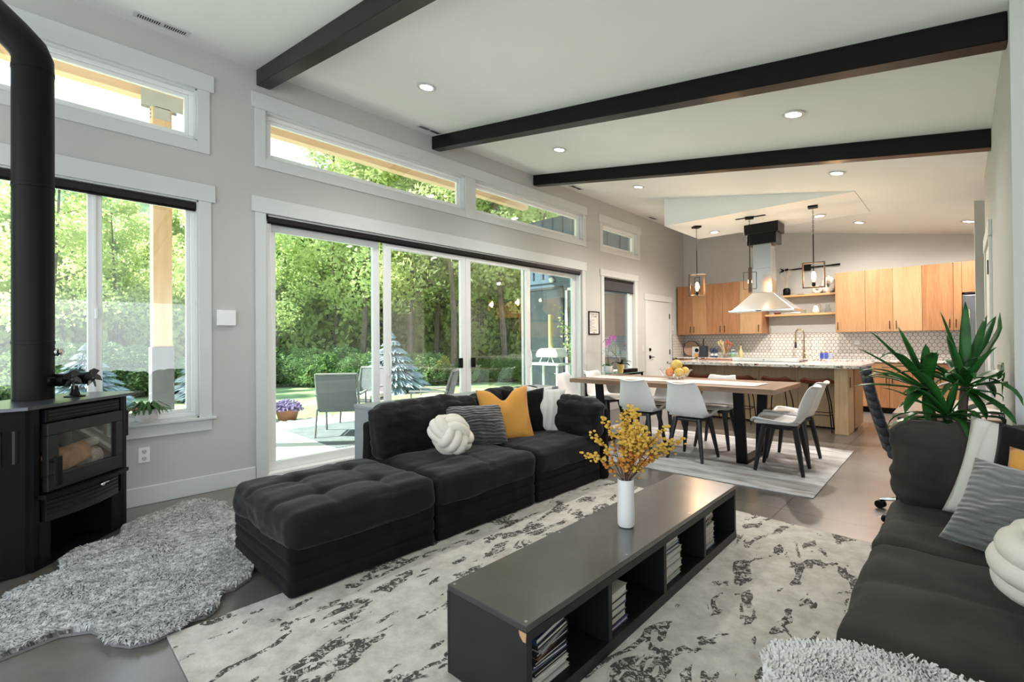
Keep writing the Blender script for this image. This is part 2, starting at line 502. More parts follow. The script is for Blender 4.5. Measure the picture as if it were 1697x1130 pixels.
def wall_x(name, x0, x1, y0, y1, ztop, holes, mat):
    """wall slab in the YZ plane with rectangular holes (y0,y1,z0,z1)"""
    m = MB()
    ys = sorted({y0, y1, *[h[0] for h in holes], *[h[1] for h in holes]}); zs = sorted({0.0, ztop, *[h[2] for h in holes], *[h[3] for h in holes]})
    for a, b in zip(ys[:-1], ys[1:]):
        run = None
        for c, d in zip(zs[:-1], zs[1:]):
            ym, zm = (a+b)/2, (c+d)/2
            solid = not any(h[0] < ym < h[1] and h[2] < zm < h[3] for h in holes)
            if solid: run = (run[0], d) if run else (c, d)
            if (not solid or d == zs[-1]) and run:
                m.box(x0, x1, a, b, run[0], run[1]); run = None
    return struct(name, m, mat)

H_c = [(-.36, 1.077, 2.988, 3.43), (1.62, 4.065, 2.988, 3.43), (4.244, 6.71, 2.988, 3.43), (7.33, 8.60, 2.97, 3.40)]
H_w1 = (-.62, 1.085, .645, 2.482)
H_sl = (1.62, 6.68, 0.0, 2.475)
H_w2 = (7.355, 8.47, .65, 2.445)
wall_x('wall_left', -.16, 0, -3.0, YK+.15, HC, H_c + [H_w1, H_sl, H_w2], W_WALL)

m = MB().box(-.16, 9.0, -3.0, YK+.15, -.12, 0); struct('floor', m, CONC)
# ceiling slab following the shed slope
m = MB(); m.hexa([(-.16, -3.0, zc(-.16)), (9, -3.0, zc(9)), (9, YK+.15, zc(9)), (-.16, YK+.15, zc(-.16))],
                 [(-.16, -3.0, zc(-.16)+.2), (9, -3.0, zc(9)+.2), (9, YK+.15, zc(9)+.2), (-.16, YK+.15, zc(-.16)+.2)])
struct('ceiling', m, W_CEIL)
def sloped_wall_y(name, y0, y1, x0, x1, mat=W_WALL):
    m = MB(); m.hexa([(x0, y0, 0), (x1, y0, 0), (x1, y1, 0), (x0, y1, 0)], [(x0, y0, zc(x0)), (x1, y0, zc(x1)), (x1, y1, zc(x1)), (x0, y1, zc(x0))])
    return struct(name, m, mat)
sloped_wall_y('wall_back', YK, YK+.15, -.16, 6.2)
sloped_wall_y('wall_kitchen_end', 8.2, 8.34, 4.82, 6.2)
sloped_wall_y('wall_nook', 3.43, 3.56, 4.88, 7.6)
# right wall with a door in it
m = MB()
def wr(y0, y1, z0): m.hexa([(4.88, y0, z0), (5.0, y0, z0), (5.0, y1, z0), (4.88, y1, z0)], [(4.88, y0, zc(4.88)), (5.0, y0, zc(5.0)), (5.0, y1, zc(5.0)), (4.88, y1, zc(4.88))])
wr(3.56, 5.66, 0); wr(5.66, 6.58, 2.10); wr(6.58, 7.04, 0)
struct('wall_right', m, W_WALL)
m = MB().box(6.2, 6.35, 3.56, YK+.15, 0, zc(6.35)); struct('wall_hall_end', m, W_WALL)

# dropped ceiling box above the island
m = MB(); zs = 3.145
m.hexa([(1.17, 7.37, zs), (3.72, 7.37, zs), (3.72, 8.76, zs), (1.17, 8.76, zs)], [(1.17, 7.37, zc(1.17)), (3.72, 7.37, zc(3.72)+.02), (3.72, 8.76, zc(3.72)+.02), (1.17, 8.76, zc(1.17))])
o = struct('ceiling_soffit', m, W_CEIL)

# baseboards
def base(name, *b): struct(name, MB().box(*b, bev=.004), W_TRIM)
base('baseboard_left_near', 0, .016, -3.0, 1.524, 0, .145)
base('baseboard_left_middle', 0, .016, 6.79, 8.88, 0, .145)
base('baseboard_right', 4.864, 4.88, 3.56, 5.56, 0, .14)
base('baseboard_nook', 4.9, 7.6, 3.414, 3.43, 0, .14)

# casings round windows (trim): head, legs, apron
TN = [0]
def trim(m, mat=W_TRIM):
    TN[0] += 1; return struct('trim_%d' % TN[0], m, mat)
def casing(y0, y1, z0, z1, head=.145, side=.092, apron=.095, sill=False, floor=False, shelf=False):
    m = MB()
    m.box(0, .026, y0-side-.03, y1+side+.03, z1, z1+head, .002)
    zb = 0 if floor else (z0 if sill else z0-apron)
    m.box(0, .018, y0-side, y0, zb, z1, .002); m.box(0, .018, y1, y1+side, zb, z1, .002)
    if not floor:
        if sill:
            m.box(0, .045, y0-side-.03, y1+side+.03, z0-.022, z0, .004); m.box(0, .018, y0-side, y1+side, z0-.115, z0-.022, .002)
        else: m.box(0, .018, y0, y1, z0-apron, z0, .002)
    trim(m)
casing(*H_c[0]); casing(*H_c[3]); casing(*H_w1, sill=True); casing(*H_w2, sill=True, head=.12)
casing(1.62, 6.68, 0, 2.475, floor=True)
# joined casing of the two middle clerestory windows
m = MB(); m.box(0, .026, 1.50, 6.83, 3.43, 3.575, .002); m.box(0, .018, 1.528, 1.62, 2.893, 3.43, .002); m.box(0, .018, 6.71, 6.80, 2.893, 3.43, .002)
m.box(0, .018, 4.065, 4.244, 2.893, 3.43, .002); m.box(0, .018, 1.62, 4.065, 2.893, 2.988, .002); m.box(0, .018, 4.244, 6.71, 2.893, 2.988, .002); trim(m)

# ---- windows
WN = [0]
def frame_ring(m, x0, x1, y0, y1, z0, z1, t, bev=.004):
    m.box(x0, x1, y0, y1, z1-t, z1, bev); m.box(x0, x1, y0, y1, z0, z0+t, bev)
    m.box(x0, x1, y0, y0+t, z0+t, z1-t, bev); m.box(x0, x1, y1-t, y1, z0+t, z1-t, bev)
def window(y0, y1, z0, z1, mull=None, t=.045):
    WN[0] += 1
    m = MB(); frame_ring(m, -.135, -.055, y0, y1, z0, z1, t); frame_ring(m, -.11, -.07, y0+t, y1-t, z0+t, z1-t, .03)
    if mull: m.box(-.12, -.055, mull-.045, mull+.04, z0+t, z1-t, .004); m.box(-.055, -.045, mull-.012, mull+.002, z0+t, z1-t)
    w = struct('window_%d' % WN[0], m, W_VINYL)
    j = MB(); a = .012
    j.box(-.055, 0, y0, y0+a, z0, z1); j.box(-.055, 0, y1-a, y1, z0, z1); j.box(-.055, 0, y0, y1, z1-a, z1); j.box(-.055, 0, y0, y1, z0, z0+a)
    struct('window_jamb', j, W_TRIM, w)
    g = MB().box(-.094, -.088, y0+t, y1-t, z0+t, z1-t); struct('window_pane', g, GLASS, w)
    return w
window(*H_c[0]); window(*H_c[1]); window(*H_c[2]); window(*H_c[3])
w = window(*H_w1, mull=.43)
struct('window_latch', MB().box(-.052, -.035, .425, .445, 1.46, 1.54, .005), W_VINYL, w)
window(*H_w2)

# ---- multi panel patio door
m = MB(); y0, y1, z1 = 1.62, 6.68, 2.475
m.box(-.16, -.02, y0, y0+.035, 0, z1, .003); m.box(-.16, -.02, y1-.035, y1, 0, z1, .003); m.box(-.16, -.02, y0, y1, z1-.05, z1, .003)
m.box(-.16, 0, y0, y1, 0.0, .05, .003)
d = struct('door_1', m, W_VINYL)
panels = [(1.66, 2.87, -.125, GLASS_T), (2.90, 4.108, -.065, GLASS), (4.112, 5.40, -.065, GLASS), (5.30, 6.64, -.125, GLASS_T)]
for a, b, x, gm in panels:
    f = MB(); frame_ring(f, x-.022, x+.022, a, b, .05, z1-.05, .085, .004)
    fo = struct('door_panel', f, W_VINYL, d)
    struct('door_glass', MB().box(x-.004, x+.004, a+.085, b-.085, .135, z1-.135), gm, fo)
def pull(y, sgn, x=-.04):
    pts = [(x+.004 + .045*sin(t), y + sgn*.0, 1.02 + .13*cos(t)) for t in [pi*i/10 for i in range(11)]]
    struct('door_pull', MB().tube(pts, .009, 8), W_VINYL, d, True)
pull(2.945, 1); pull(5.355, -1)
for y in (4.0, 4.22):
    struct('door_lock', MB().box(-.043, -.012, y-.035, y+.035, .93, 1.06, .008), BLACK, d)

# ---- interior door of the mudroom, on the window wall
def paneldoor(n, y0, y1, z1, x, s):
    m = MB().box(x+s*.002 if s > 0 else x-.014, x+.014 if s > 0 else x-.002, y0, y1, .008, z1, .002)
    return struct('door_%d' % n, m, W_TRIM)
d2 = paneldoor(2, 8.98, 9.975, 2.095, 0, 1)
m = MB(); m.box(0, .024, 8.85, 10.12, 2.105, 2.235, .002); m.box(0, .02, 8.88, 8.972, 0, 2.105, .002); m.box(0, .02, 9.985, 10.075, 0, 2.105, .002); trim(m)
struct('door_deadbolt', MB().lathe([(.032, .014), (.032, .03), (.026, .036)], (0, 9.06, 1.085), 16, True, True, 'x'), BLACK, d2, True)
m = MB().box(.014, .024, 9.03, 9.095, .895, .965, .003); m.lathe([(.012, .02), (.012, .06)], (0, 9.062, .93), 12, True, True, 'x'); m.box(.05, .062, 9.05, 9.18, .922, .938, .004)
struct('door_lever', m, BLACK, d2)
for z in (1.80, 1.02, .25): struct('door_hinge', MB().box(.012, .026, 9.962, 9.99, z-.055, z+.055, .002), BLACK, d2)
# right wall door
d3 = struct('door_3', MB().box(4.872, 4.878, 5.66, 6.58, .008, 2.10), W_TRIM)
m = MB(); m.box(4.856, 4.88, 5.53, 6.71, 2.11, 2.24, .002); m.box(4.86, 4.88, 5.56, 5.652, 0, 2.11, .002); m.box(4.86, 4.88, 6.588, 6.68, 0, 2.11, .002); trim(m)
for z in (1.86, .9): struct('door_hinge', MB().box(4.852, 4.874, 5.64, 5.67, z-.06, z+.06, .002), BLACK, d3)

# ---- ceiling beams
def beam(y0, y1, drop, label, x1=XR):
    z0a, z0b = zc(0)-drop, zc(x1)-drop
    m = MB(); m.hexa([(0.002, y0, z0a), (x1-.002, y0, z0b), (x1-.002, y1, z0b), (0.002, y1, z0a)], [(0.002, y0, zc(0)-.001), (x1-.002, y0, zc(x1)-.001), (x1-.002, y1, zc(x1)-.001), (0.002, y1, zc(0)-.001)])
    bmesh.ops.bevel(m.b, geom=m.b.edges[:], offset=.004, segments=1, affect='EDGES')
    one('ceiling_beam', m, BLACKW, label, 'beam', 'black beams across the sloped ceiling')
beam(1.545, 1.665, .145, 'black wooden ceiling beam nearest the wood stove', 7.6)
beam(3.537, 3.655, .155, 'long black wooden ceiling beam, middle one of the three')
beam(5.43, 5.545, .155, 'black wooden ceiling beam nearest the kitchen')

# ---- ceiling lights
SR = Matrix.Rotation(math.atan(SL), 4, 'Y')
def downlight(x, y, z, label, slope=True):
    t = thing('recessed_light', label, 'ceiling light', (x, y, z), 0, 'recessed lights in the ceiling')
    M = Matrix.Translation((x, y, z)) @ (SR if slope else Matrix.Identity(4))
    a = MB().lathe([(.058, -.001), (.085, -.004), (.088, -.012), (.062, -.014), (.055, -.008)], (0, 0, 0), 28, False)
    r = MB().add(a, M); obj('trim_ring', r, W_TRIM, t, True)
    a = MB().lathe([(.0, -.007), (.056, -.007), (.056, -.001)], (0, 0, 0), 28, False); r = MB().add(a, M); obj('lens', r, LAMP, t)
    ld = bpy.data.lights.new('downlight_bulb', 'SPOT'); ld.energy = 40 if y < 7 else (135 if z == zs else 85); ld.spot_size = radians(135) if y < 7 else radians(172); ld.spot_blend = .9; ld.shadow_soft_size = .05; ld.color = (1, .96, .92) if y < 7 else (1, .88, .79)
    lo = bpy.data.objects.new('downlight_bulb', ld); C.objects.link(lo); lo.location = (x, y, z-.03)
for x, y, lb in ((1.196, 2.583, 'round recessed light between the near and middle beams, by the windows'),
                 (1.192, 4.543, 'round recessed light between the middle and far beams, by the windows'),
                 (1.187, 6.48, 'small round recessed light beyond the far beam, left of the dropped ceiling'),
                 (3.687, 4.509, 'round recessed light between the middle and far beams, right side'),
                 (3.68, 6.458, 'round recessed light beyond the far beam, right of centre'),
                 (3.486, 9.605, 'round recessed light on the sloped ceiling above the right cabinets'),
                 (4.78, 9.578, 'round recessed light half hidden by the hall wall')):
    downlight(x, y, zc(x), lb)
downlight(1.603, 8.367, zs, 'round recessed light in the dropped ceiling left of the range hood', False)
downlight(3.145, 8.423, zs, 'round recessed light in the dropped ceiling beside the right pendant', False)

# ---- ceiling vents
def vent(x, y, l, w, label):
    z = zc(x)
    t = thing('ceiling_vent', label, 'vent', (x, y, z), 0, 'white air vents along the ceiling edge')
    M = Matrix.Translation((x, y, z)) @ SR
    a = MB(); a.box(-w/2, w/2, -l/2, l/2, -.006, -.001, .002); obj('grille_plate', MB().add(a, M), W_TRIM, t)
    for sd_ in (-1, 1):
        a = MB()
        for i in range(10): a.box(-w*.28, w*.28, sd_*l*(.05+.04*i)-.0035, sd_*l*(.05+.04*i)+.0035, -.0075, -.006)
        o_ = obj('slot_bank', MB().add(a, M), BLACK, t)
vent(.21, .80, .36, .11, 'white slotted ceiling vent nearest the stove pipe')
vent(.20, 3.36, .32, .11, 'white ceiling vent beside the wall end of the middle beam')
vent(.19, 6.28, .30, .11, 'white ceiling vent just beyond the far beam')
vent(.16, 8.95, .30, .11, 'white ceiling vent left of the dropped ceiling')

# ---- roller blinds
def blind(y0, y1, z, label, drop=0.0, split=None):
    t = thing('roller_blind', label, 'blind', (-.03, (y0+y1)/2, z-.09), 0)
    segs = [(y0, y1)] if split is None else [(y0, split-.004), (split+.004, y1)]
    for a, b in segs:
        obj('cassette', MB().box(-.052, -.004, a, b, z-.058, z-.004, .006), plain('blind_bronze', (.014, .012, .011), .4, spec=.25), t)
        obj('bottom_rail', MB().box(-.040, -.015, a, b, z-.072-drop, z-.058-drop, .003), BLACK, t)
    if drop:
        o = MB(); n = 8
        for i in range(n):
            zz = z-.058-drop*(i+.0)/n
            o.hexa([(-.034, y0+.01, zz-drop/n), (-.02, y0+.01, zz-drop/n), (-.02, y1-.01, zz-drop/n), (-.034, y1-.01, zz-drop/n)],
                   [(-.034, y0+.01, zz), (-.020, y0+.01, zz), (-.020, y1-.01, zz), (-.034, y1-.01, zz)])
            o.box(-.019, -.012, y0+.01, y1-.01, zz-.004, zz)
        obj('shade_fabric', o, plain('dark_pleated_shade', (.07, .07, .08), .7), t)
    return t
b = blind(-.6, 1.07, 2.466, 'slim dark roller blind across the top of the window behind the stove')
b = blind(1.64, 6.66, 2.462, 'long dark roller blind rolled up above the patio door', split=4.4)
pts = [(-.006, 1.655, 2.39), (-.004, 1.65, 1.9), (-.003, 1.65, 1.45), (-.002, 1.64, 1.12), (0.0, 1.655, 1.08), (0, 1.69, 1.12), (-.003, 1.675, 1.5), (-.005, 1.665, 2.39)]
obj('pull_cord', MB().tube(pts, .0025, 5), W_VINYL, b, True)
blind(7.365, 8.46, 2.436, 'dark pleated blind part lowered over the narrow kitchen-side window', drop=.17)

# ---- wall bits
t = thing('wall_outlet', 'white double power outlet low on the wall under the window', 'outlet', (0, .712, .335))
obj('cover_plate', MB().box(0, .006, .676, .748, .333, .452, .003), W_VINYL, t)
for z in (.365, .42):
    q = obj('socket', MB().lathe([(.017, .006), (.017, .008)], (0, .712, z), 16, False, True, 'x'), W_TRIM, t)
    s = MB(); s.box(.008, .0086, .703, .706, z-.003, z+.008); s.box(.008, .0086, .718, .721, z-.003, z+.008); s.box(.008, .0086, .7095, .7145, z-.012, z-.007); obj('slots', s, BLACK, q)
t = thing('thermostat_box', 'white square thermostat box on the wall between window and patio door', 'thermostat', (0, 1.287, 1.42))
obj('housing', MB().box(0, .03, 1.215, 1.362, 1.425, 1.56, .004), W_VINYL, t)
obj('sensor_nub', MB().ball((.02, 1.29, 1.423), .008, 1), W_TRIM, t)
one('light_switch', MB().box(0, .006, 8.76, 8.83, 1.06, 1.17, .002), W_TRIM, 'small white light switch on the wall left of the mudroom door', 'switch')
# framed menu sign
t = thing('framed_sign', 'black framed white text print on the wall above the orchid', 'sign', (0, 7.03, 1.38))
m = MB(); frame_ring(m, .001, .022, 6.862, 7.19, 1.385, 1.79, .016, .002); obj('frame', m, BLACK, t)
pp = obj('print', MB().box(.002, .008, 6.874, 7.178, 1.397, 1.778), plain('sign_paper', (.70, .68, .64), .7), t)
def text(name, s, size, loc, rot, mat, parent, align='CENTER', ext=.0006):
    cu = bpy.data.curves.new(name, 'FONT'); cu.body = s; cu.size = size; cu.align_x = align; cu.extrude = ext
    tmp = bpy.data.objects.new(name, cu); C.objects.link(tmp)
    dg = bpy.context.evaluated_depsgraph_get(); me = bpy.data.meshes.new_from_object(tmp.evaluated_get(dg))
    bpy.data.objects.remove(tmp)
    M = Matrix.Translation(Vector(loc)) @ rot
    me.transform(root_matrix(parent).inverted() @ M); me.materials.clear(); me.materials.append(mat)
    o = bpy.data.objects.new(name, me); C.objects.link(o); o.parent = parent; return o
RX = Matrix(((0, 0, 1, 0), (1, 0, 0, 0), (0, 1, 0, 0), (0, 0, 0, 1)))   # text lying on a +X facing wall, reading along +y
text('heading', 'THANK YOU\nLET\'S DINE', .038, (.0085, 7.026, 1.725), RX, BLACK, pp)
m = MB(); rr = random.Random(4)
for i in range(11):
    z = 1.645 - i*.02
    if i in (2, 5, 8): m.box(.008, .0088, 6.9, 6.955, z, z+.007)
    else: m.box(.008, .0086, 6.9, 6.9 + .12 + rr.random()*.12, z, z+.0035)
m.box(.008, .0088, 7.0, 7.06, 1.41, 1.418)
obj('text_lines', m, BLACK, pp)
SHEEP = [(1.307, -0.121), (1.291, -0.044), (1.183, 0.05), (1.111, 0.174), (0.944, 0.193), (0.797, 0.273), (0.771, 0.413), (0.712, 0.473), (0.549, 0.498), (0.472, 0.603), (0.427, 0.703), (0.333, 0.837), (0.282, 0.918), (0.274, 1.024), (0.405, 1.104), (0.664, 1.137), (1.268, 1.098), (1.671, 0.985), (1.916, 0.878), (1.98, 0.783), (1.98, 0.697), (2.098, 0.686), (2.14, 0.648), (2.16, 0.607), (2.144, 0.547), (2.194, 0.507), (2.19, 0.479), (2.204, 0.401), (2.177, 0.333), (2.099, 0.282), (1.996, 0.265), (1.917, 0.233), (1.901, 0.212), (1.858, 0.137), (1.878, 0.04), (1.895, -0.036), (1.91, -0.099)]
# ================================================================ OUTSIDE
m = MB()
# lawn terrain gently uneven
b = m.b; N = 40
vs = [[b.verts.new((-140 + 139.84*i/N, -60 + 190*j/N, -.22 + (.12*noise.noise(Vector((i*.7, j*.7, 0))) if i < N-4 else 0))) for j in range(N+1)] for i in range(N+1)]
for i in range(N):
    for j in range(N): b.faces.new((vs[i][j], vs[i+1][j], vs[i+1][j+1], vs[i][j+1]))
struct('ground_lawn', m, LAWN, smooth=True)
m = MB().box(-3.9, -.16, -3, 8.8, -.22, -.10); struct('ground_patio', m, GRAVEL)
rr = random.Random(3)
# stone edging of the patio
m = MB()
for i in range(60):
    y = -2 + i*.18
    m.ball((-4.02 + rr.uniform(-.05, .05), y, -.13), rr.uniform(.06, .10), 1, (1, 1.2, .6))
tag(obj('edging_stone', m, plain('edging_stone_grey', (.45, .44, .41), .9, var=.2)), 'row of rough pale stones edging the patio', 'edging stones', kind='stuff')
# wooded hill far away
m = MB(); b = m.b; NI, NJ = 14, 60
def hz(i, j):
    y = -160 + 420*j/NJ
    ridge = 67 - 35/(1+exp(-(y-120)/22)) + 5*noise.noise(Vector((y*.03, 0, 0)))
    s = i/NI
    return ridge*(sin(s*pi/2))**1.1 + 3*noise.noise(Vector((i*.9, j*.9, 2)))*s
vs = [[b.verts.new((-95 - 150*i/NI, -160 + 420*j/NJ, -.3 + hz(i, j))) for j in range(NJ+1)] for i in range(NI+1)]
for i in range(NI):
    for j in range(NJ): b.faces.new((vs[i][j], vs[i][j+1], vs[i+1][j+1], vs[i+1][j]))
struct('hill_far', m, HILLM, smooth='all')

def conifer_mesh(h, r, n, seed, droop=.35, tiers=16):
    rr = random.Random(seed); m = MB(); b = m.b
    for k in range(n):
        t = (k+.5)/n; z = h*(.06 + .92*t**.85); R = r*(1-t**.9)*(.75+.4*rr.random())+.03
        a = rr.random()*2*pi; R *= .62 + .45*((z*9/h) % 1.0 < .55) - .2*((z*9/h) % 1.0); wd = R*.065+.010
        p0 = Vector((0, 0, z)); d = Vector((cos(a), sin(a), 0)); s = Vector((-sin(a), cos(a), 0))
        p1 = p0 + d*R*.55 + Vector((0, 0, -R*droop*.2)); p2 = p0 + d*R + Vector((0, 0, -R*droop+.12*R))
        up = Vector((0, 0, wd*.35*rr.random()))
        q = [p0 + d*R*.1, p1 + s*wd + up, p2, p1 - s*wd - up]
        b.faces.new([b.verts.new(x) for x in q])
    return m
def tree_meshes(h, crown_r, crown_z0, leaves, lsize, seed):
    rr = random.Random(seed); tr = MB(); lf = MB(); b = lf.b
    lean = Vector((rr.uniform(-.5, .5), rr.uniform(-.5, .5), 0))
    tp = [Vector((0, 0, -.3)) + lean*(i/8)**1.5*1.2 + Vector((.06*sin(i), .06*cos(i*1.3), (h*.92+.3)*i/8)) for i in range(9)]
    tr.tube(tp, [.15*(1-.88*i/8) for i in range(9)], 7)
    cl = []
    for k in range(15):
        f = .28 + .7*k/14; i = f*8; i0 = min(7, int(i)); p = tp[i0].lerp(tp[i0+1], i-i0)
        a = k*2.4 + rr.random(); L = crown_r*(1.05-.6*f)*(.7+.5*rr.random())
        e = p + Vector((cos(a)*L, sin(a)*L, L*.55+.2)); mid = p.lerp(e, .5) + Vector((0, 0, -.08*L))
        tr.tube([p, mid, e], [.05*(1-f*.6), .03*(1-f*.6), .008], 5)
        cl.append((mid, L*.45)); cl.append((e, L*.55)); cl.append((p.lerp(e, .75)+Vector((rr.uniform(-.3, .3), rr.uniform(-.3, .3), rr.uniform(0, .5))), L*.5))
    cl.append((tp[-1], crown_r*.4))
    for k in range(leaves):
        c, R = cl[rr.randrange(len(cl))]
        while True:
            v = Vector((rr.uniform(-1, 1), rr.uniform(-1, 1), rr.uniform(-1, 1)))
            if v.length < 1: break
        p = c + v*max(.5, R)
        s = lsize*rr.uniform(.6, 1.3)
        u = Vector((rr.gauss(0, 1), rr.gauss(0, 1), rr.gauss(0, 1))).normalized(); w = u.orthogonal().normalized()*s*.7; u = u*s
        b.faces.new([b.verts.new(p+u), b.verts.new(p+w), b.verts.new(p-u), b.verts.new(p-w)])
    return tr, lf
protos = []
for i, (h, r, n) in enumerate(((10.5, 3.0, 20000), (9.0, 2.6, 18000), (11.5, 2.8, 20000))):
    tr, lf = tree_meshes(h, r, 2, n, .085, 11+i)
    t = thing('leafy_tree', 'tree', 'tree', (0, 0, 0))
    obj('trunk', tr, BARK, t, True); obj('crown', lf, LEAF[i], t, norm=False); protos.append(t)
bush = thing('leafy_bush', 'bush', 'bush', (0, 0, 0))
rb = random.Random(77); lf = MB(); st = MB()
for k in range(12):
    a = k*2.4; e = Vector((cos(a)*.8, sin(a)*.8, 1.3+.3*rb.random())); st.tube([(0, 0, -.1), e*.5, e], [.03, .02, .006], 5)
for k in range(9000):
    v = Vector((rb.gauss(0, 1), rb.gauss(0, 1), rb.gauss(0, 1))).normalized()*(rb.random()**.35)
    p = Vector((v.x*1.35, v.y*1.35, .95 + v.z*1.05)); p += Vector((noise.noise(p*2), noise.noise(p*2+Vector((5, 0, 0))), noise.noise(p*2+Vector((0, 9, 0)))))*.35
    s = .058*rb.uniform(.6, 1.3); u = Vector((rb.gauss(0, 1), rb.gauss(0, 1), rb.gauss(0, 1))).normalized(); w = u.orthogonal().normalized()*s*.7; u = u*s
    lf.b.faces.new([lf.b.verts.new(p+u), lf.b.verts.new(p+w), lf.b.verts.new(p-u), lf.b.verts.new(p-w)])
obj('stems', st, BARK, bush); obj('foliage', lf, LEAFB, bush, norm=False)

# world positions along the woodland edge: direction a (deg left of +y seen from the room), distance r
def pol(a, r): return (4.69 - sin(radians(a))*r, cos(radians(a))*r)
KIND = ['bright green leafy tree with slim grey trunk, standing in the woodland beyond the patio',
        'darker green bushy tree in the woodland beyond the lawn', 'tall yellow-green sunlit tree in the woodland edge beyond the windows']
rt = random.Random(21); first = [True]*3; cnt = 0
spots = []
for a in range(36, 96, 3):
    spots.append((a + rt.uniform(-1, 1), rt.uniform(21, 24)))
for a in range(34, 98, 4):
    spots.append((a + 1.5 + rt.uniform(-1, 1), rt.uniform(27, 31)))
for a in range(70, 98, 4):
    spots.append((a + rt.uniform(-1, 1), rt.uniform(34, 40)))
for a, r in spots:
    k = rt.randrange(3)
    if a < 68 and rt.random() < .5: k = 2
    x, y = pol(a, r); s = rt.uniform(.85, 1.08)
    if a > 62: s *= .82
    if a > 58: s *= .94
    if a > 68: s *= .88
    lab = KIND[k]; g = 'woodland trees seen through the patio door and windows'
    if first[k]:
        protos[k].location = (x, y, -.25); protos[k].scale = (s, s, s); protos[k]['label'] = lab; protos[k]['group'] = g; first[k] = False
    else: dup(protos[k], (x, y, -.25), rt.random()*6.28, lab, g, (s, s, s))
tr, lf = tree_meshes(12.5, 2.0, 4, 9000, .085, 91)
slim = thing('slim_tree', 'tree', 'tree', (0, 0, 0)); obj('trunk', tr, BARK, slim, True); obj('crown', lf, LEAF[2], slim, norm=False); fs = True
for a, r_ in ((38.5, 17.5), (42, 19), (44.5, 18), (47.3, 20), (50.6, 17.2), (52.5, 19.5), (55.5, 18.3), (58.6, 19.8), (61, 18), (64, 19.6), (70, 18.5), (74.5, 20), (83, 19), (88, 17.5)):
    x, y = pol(a, r_); s = rt.uniform(.8, 1.0)*(.62 if a > 66 else 1); lab = 'slender tree with bare grey trunk in front of the woodland'; g = 'slender trees at the lawn edge'
    if fs: slim.location = (x, y, -.25); slim.scale = (s, s, s); slim['label'] = lab; slim['group'] = g; fs = False
    else: dup(slim, (x, y, -.25), rt.random()*6.28, lab, g, (s, s, s))
fb = True
for a in list(range(37, 98, 2)):
    x, y = pol(a + rt.uniform(-.6, .6), rt.uniform(16.8, 19.0)); s = rt.uniform(.75, 1.1)*(.50 if a < 60 else .62)
    if a > 80: s *= 1.15
    if 42 < a < 52: s *= .9
    lab = 'dark green bush in the hedge along the far side of the lawn'; g = 'bushes along the far side of the lawn'
    if fb: bush.location = (x, y, -.2); bush.scale = (s, s, s); bush['label'] = lab; bush['group'] = g; fb = False
    else: dup(bush, (x, y, -.2), rt.random()*6.28, lab, g, (s, s, s))

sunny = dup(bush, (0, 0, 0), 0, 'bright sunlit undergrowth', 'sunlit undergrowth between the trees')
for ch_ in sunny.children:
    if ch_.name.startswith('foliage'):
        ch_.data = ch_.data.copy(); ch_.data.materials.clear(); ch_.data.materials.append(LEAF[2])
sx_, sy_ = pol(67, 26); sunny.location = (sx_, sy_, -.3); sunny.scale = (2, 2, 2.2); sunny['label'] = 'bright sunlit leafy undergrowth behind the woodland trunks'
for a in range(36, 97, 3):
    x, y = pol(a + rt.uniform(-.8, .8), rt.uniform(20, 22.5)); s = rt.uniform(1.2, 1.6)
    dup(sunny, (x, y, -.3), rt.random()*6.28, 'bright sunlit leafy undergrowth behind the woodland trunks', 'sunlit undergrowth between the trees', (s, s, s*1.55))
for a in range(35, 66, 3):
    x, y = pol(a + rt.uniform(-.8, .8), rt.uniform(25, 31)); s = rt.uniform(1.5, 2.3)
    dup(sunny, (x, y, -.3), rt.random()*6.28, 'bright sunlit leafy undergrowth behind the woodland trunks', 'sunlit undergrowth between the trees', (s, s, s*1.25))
# blue spruces
def spruce(x, y, h, r, seed, label, mat=SPRUCE, n=7000):
    t = thing('blue_spruce' if mat is SPRUCE else 'conifer_tree', label, 'spruce' if mat is SPRUCE else 'conifer', (x, y, -.2), 0)
    obj('trunk', MB().tube([(0, 0, 0), (0, 0, h*.95)], [.06, .01], 6), BARK, t, world=False)
    obj('needles', conifer_mesh(h, r, n, seed), mat, t, world=False, norm=False)
    return t
spruce(-8.0, 8.0, 1.85, 1.2, 5, 'pale blue spruce behind the patio chairs, seen through the middle door panel')
x, y = pol(85.5, 14.5); spruce(x, y, 1.55, 1.0, 6, 'low blue spruce left of the porch post')
x, y = pol(76.5, 15.0); spruce(x, y, 1.9, .8, 8, 'blue spruce just right of the porch post')
# conifers on the ridge
rt = random.Random(5); pc = None
for k, a in enumerate((88.5, 86, 84.2, 82.6, 81.6, 80.2, 79.0, 78.2, 77.2, 76.0, 75.0, 74.2, 73.0)):
    x, y = pol(a, 225); j = (y+160)/420*NJ; z = 58
    s = rt.uniform(.8, 1.25)
    lab = 'distant dark conifer on the hill ridge, seen through the high left window'
    if pc is None:
        pc = spruce(x, y, 17, 3.6, 9, lab, CONIF, 500); pc['group'] = 'conifers on the far ridge'; pc.location = (x, y, z)
    else: dup(pc, (x, y, z), rt.random()*6, lab, 'conifers on the far ridge', (s, s, s))

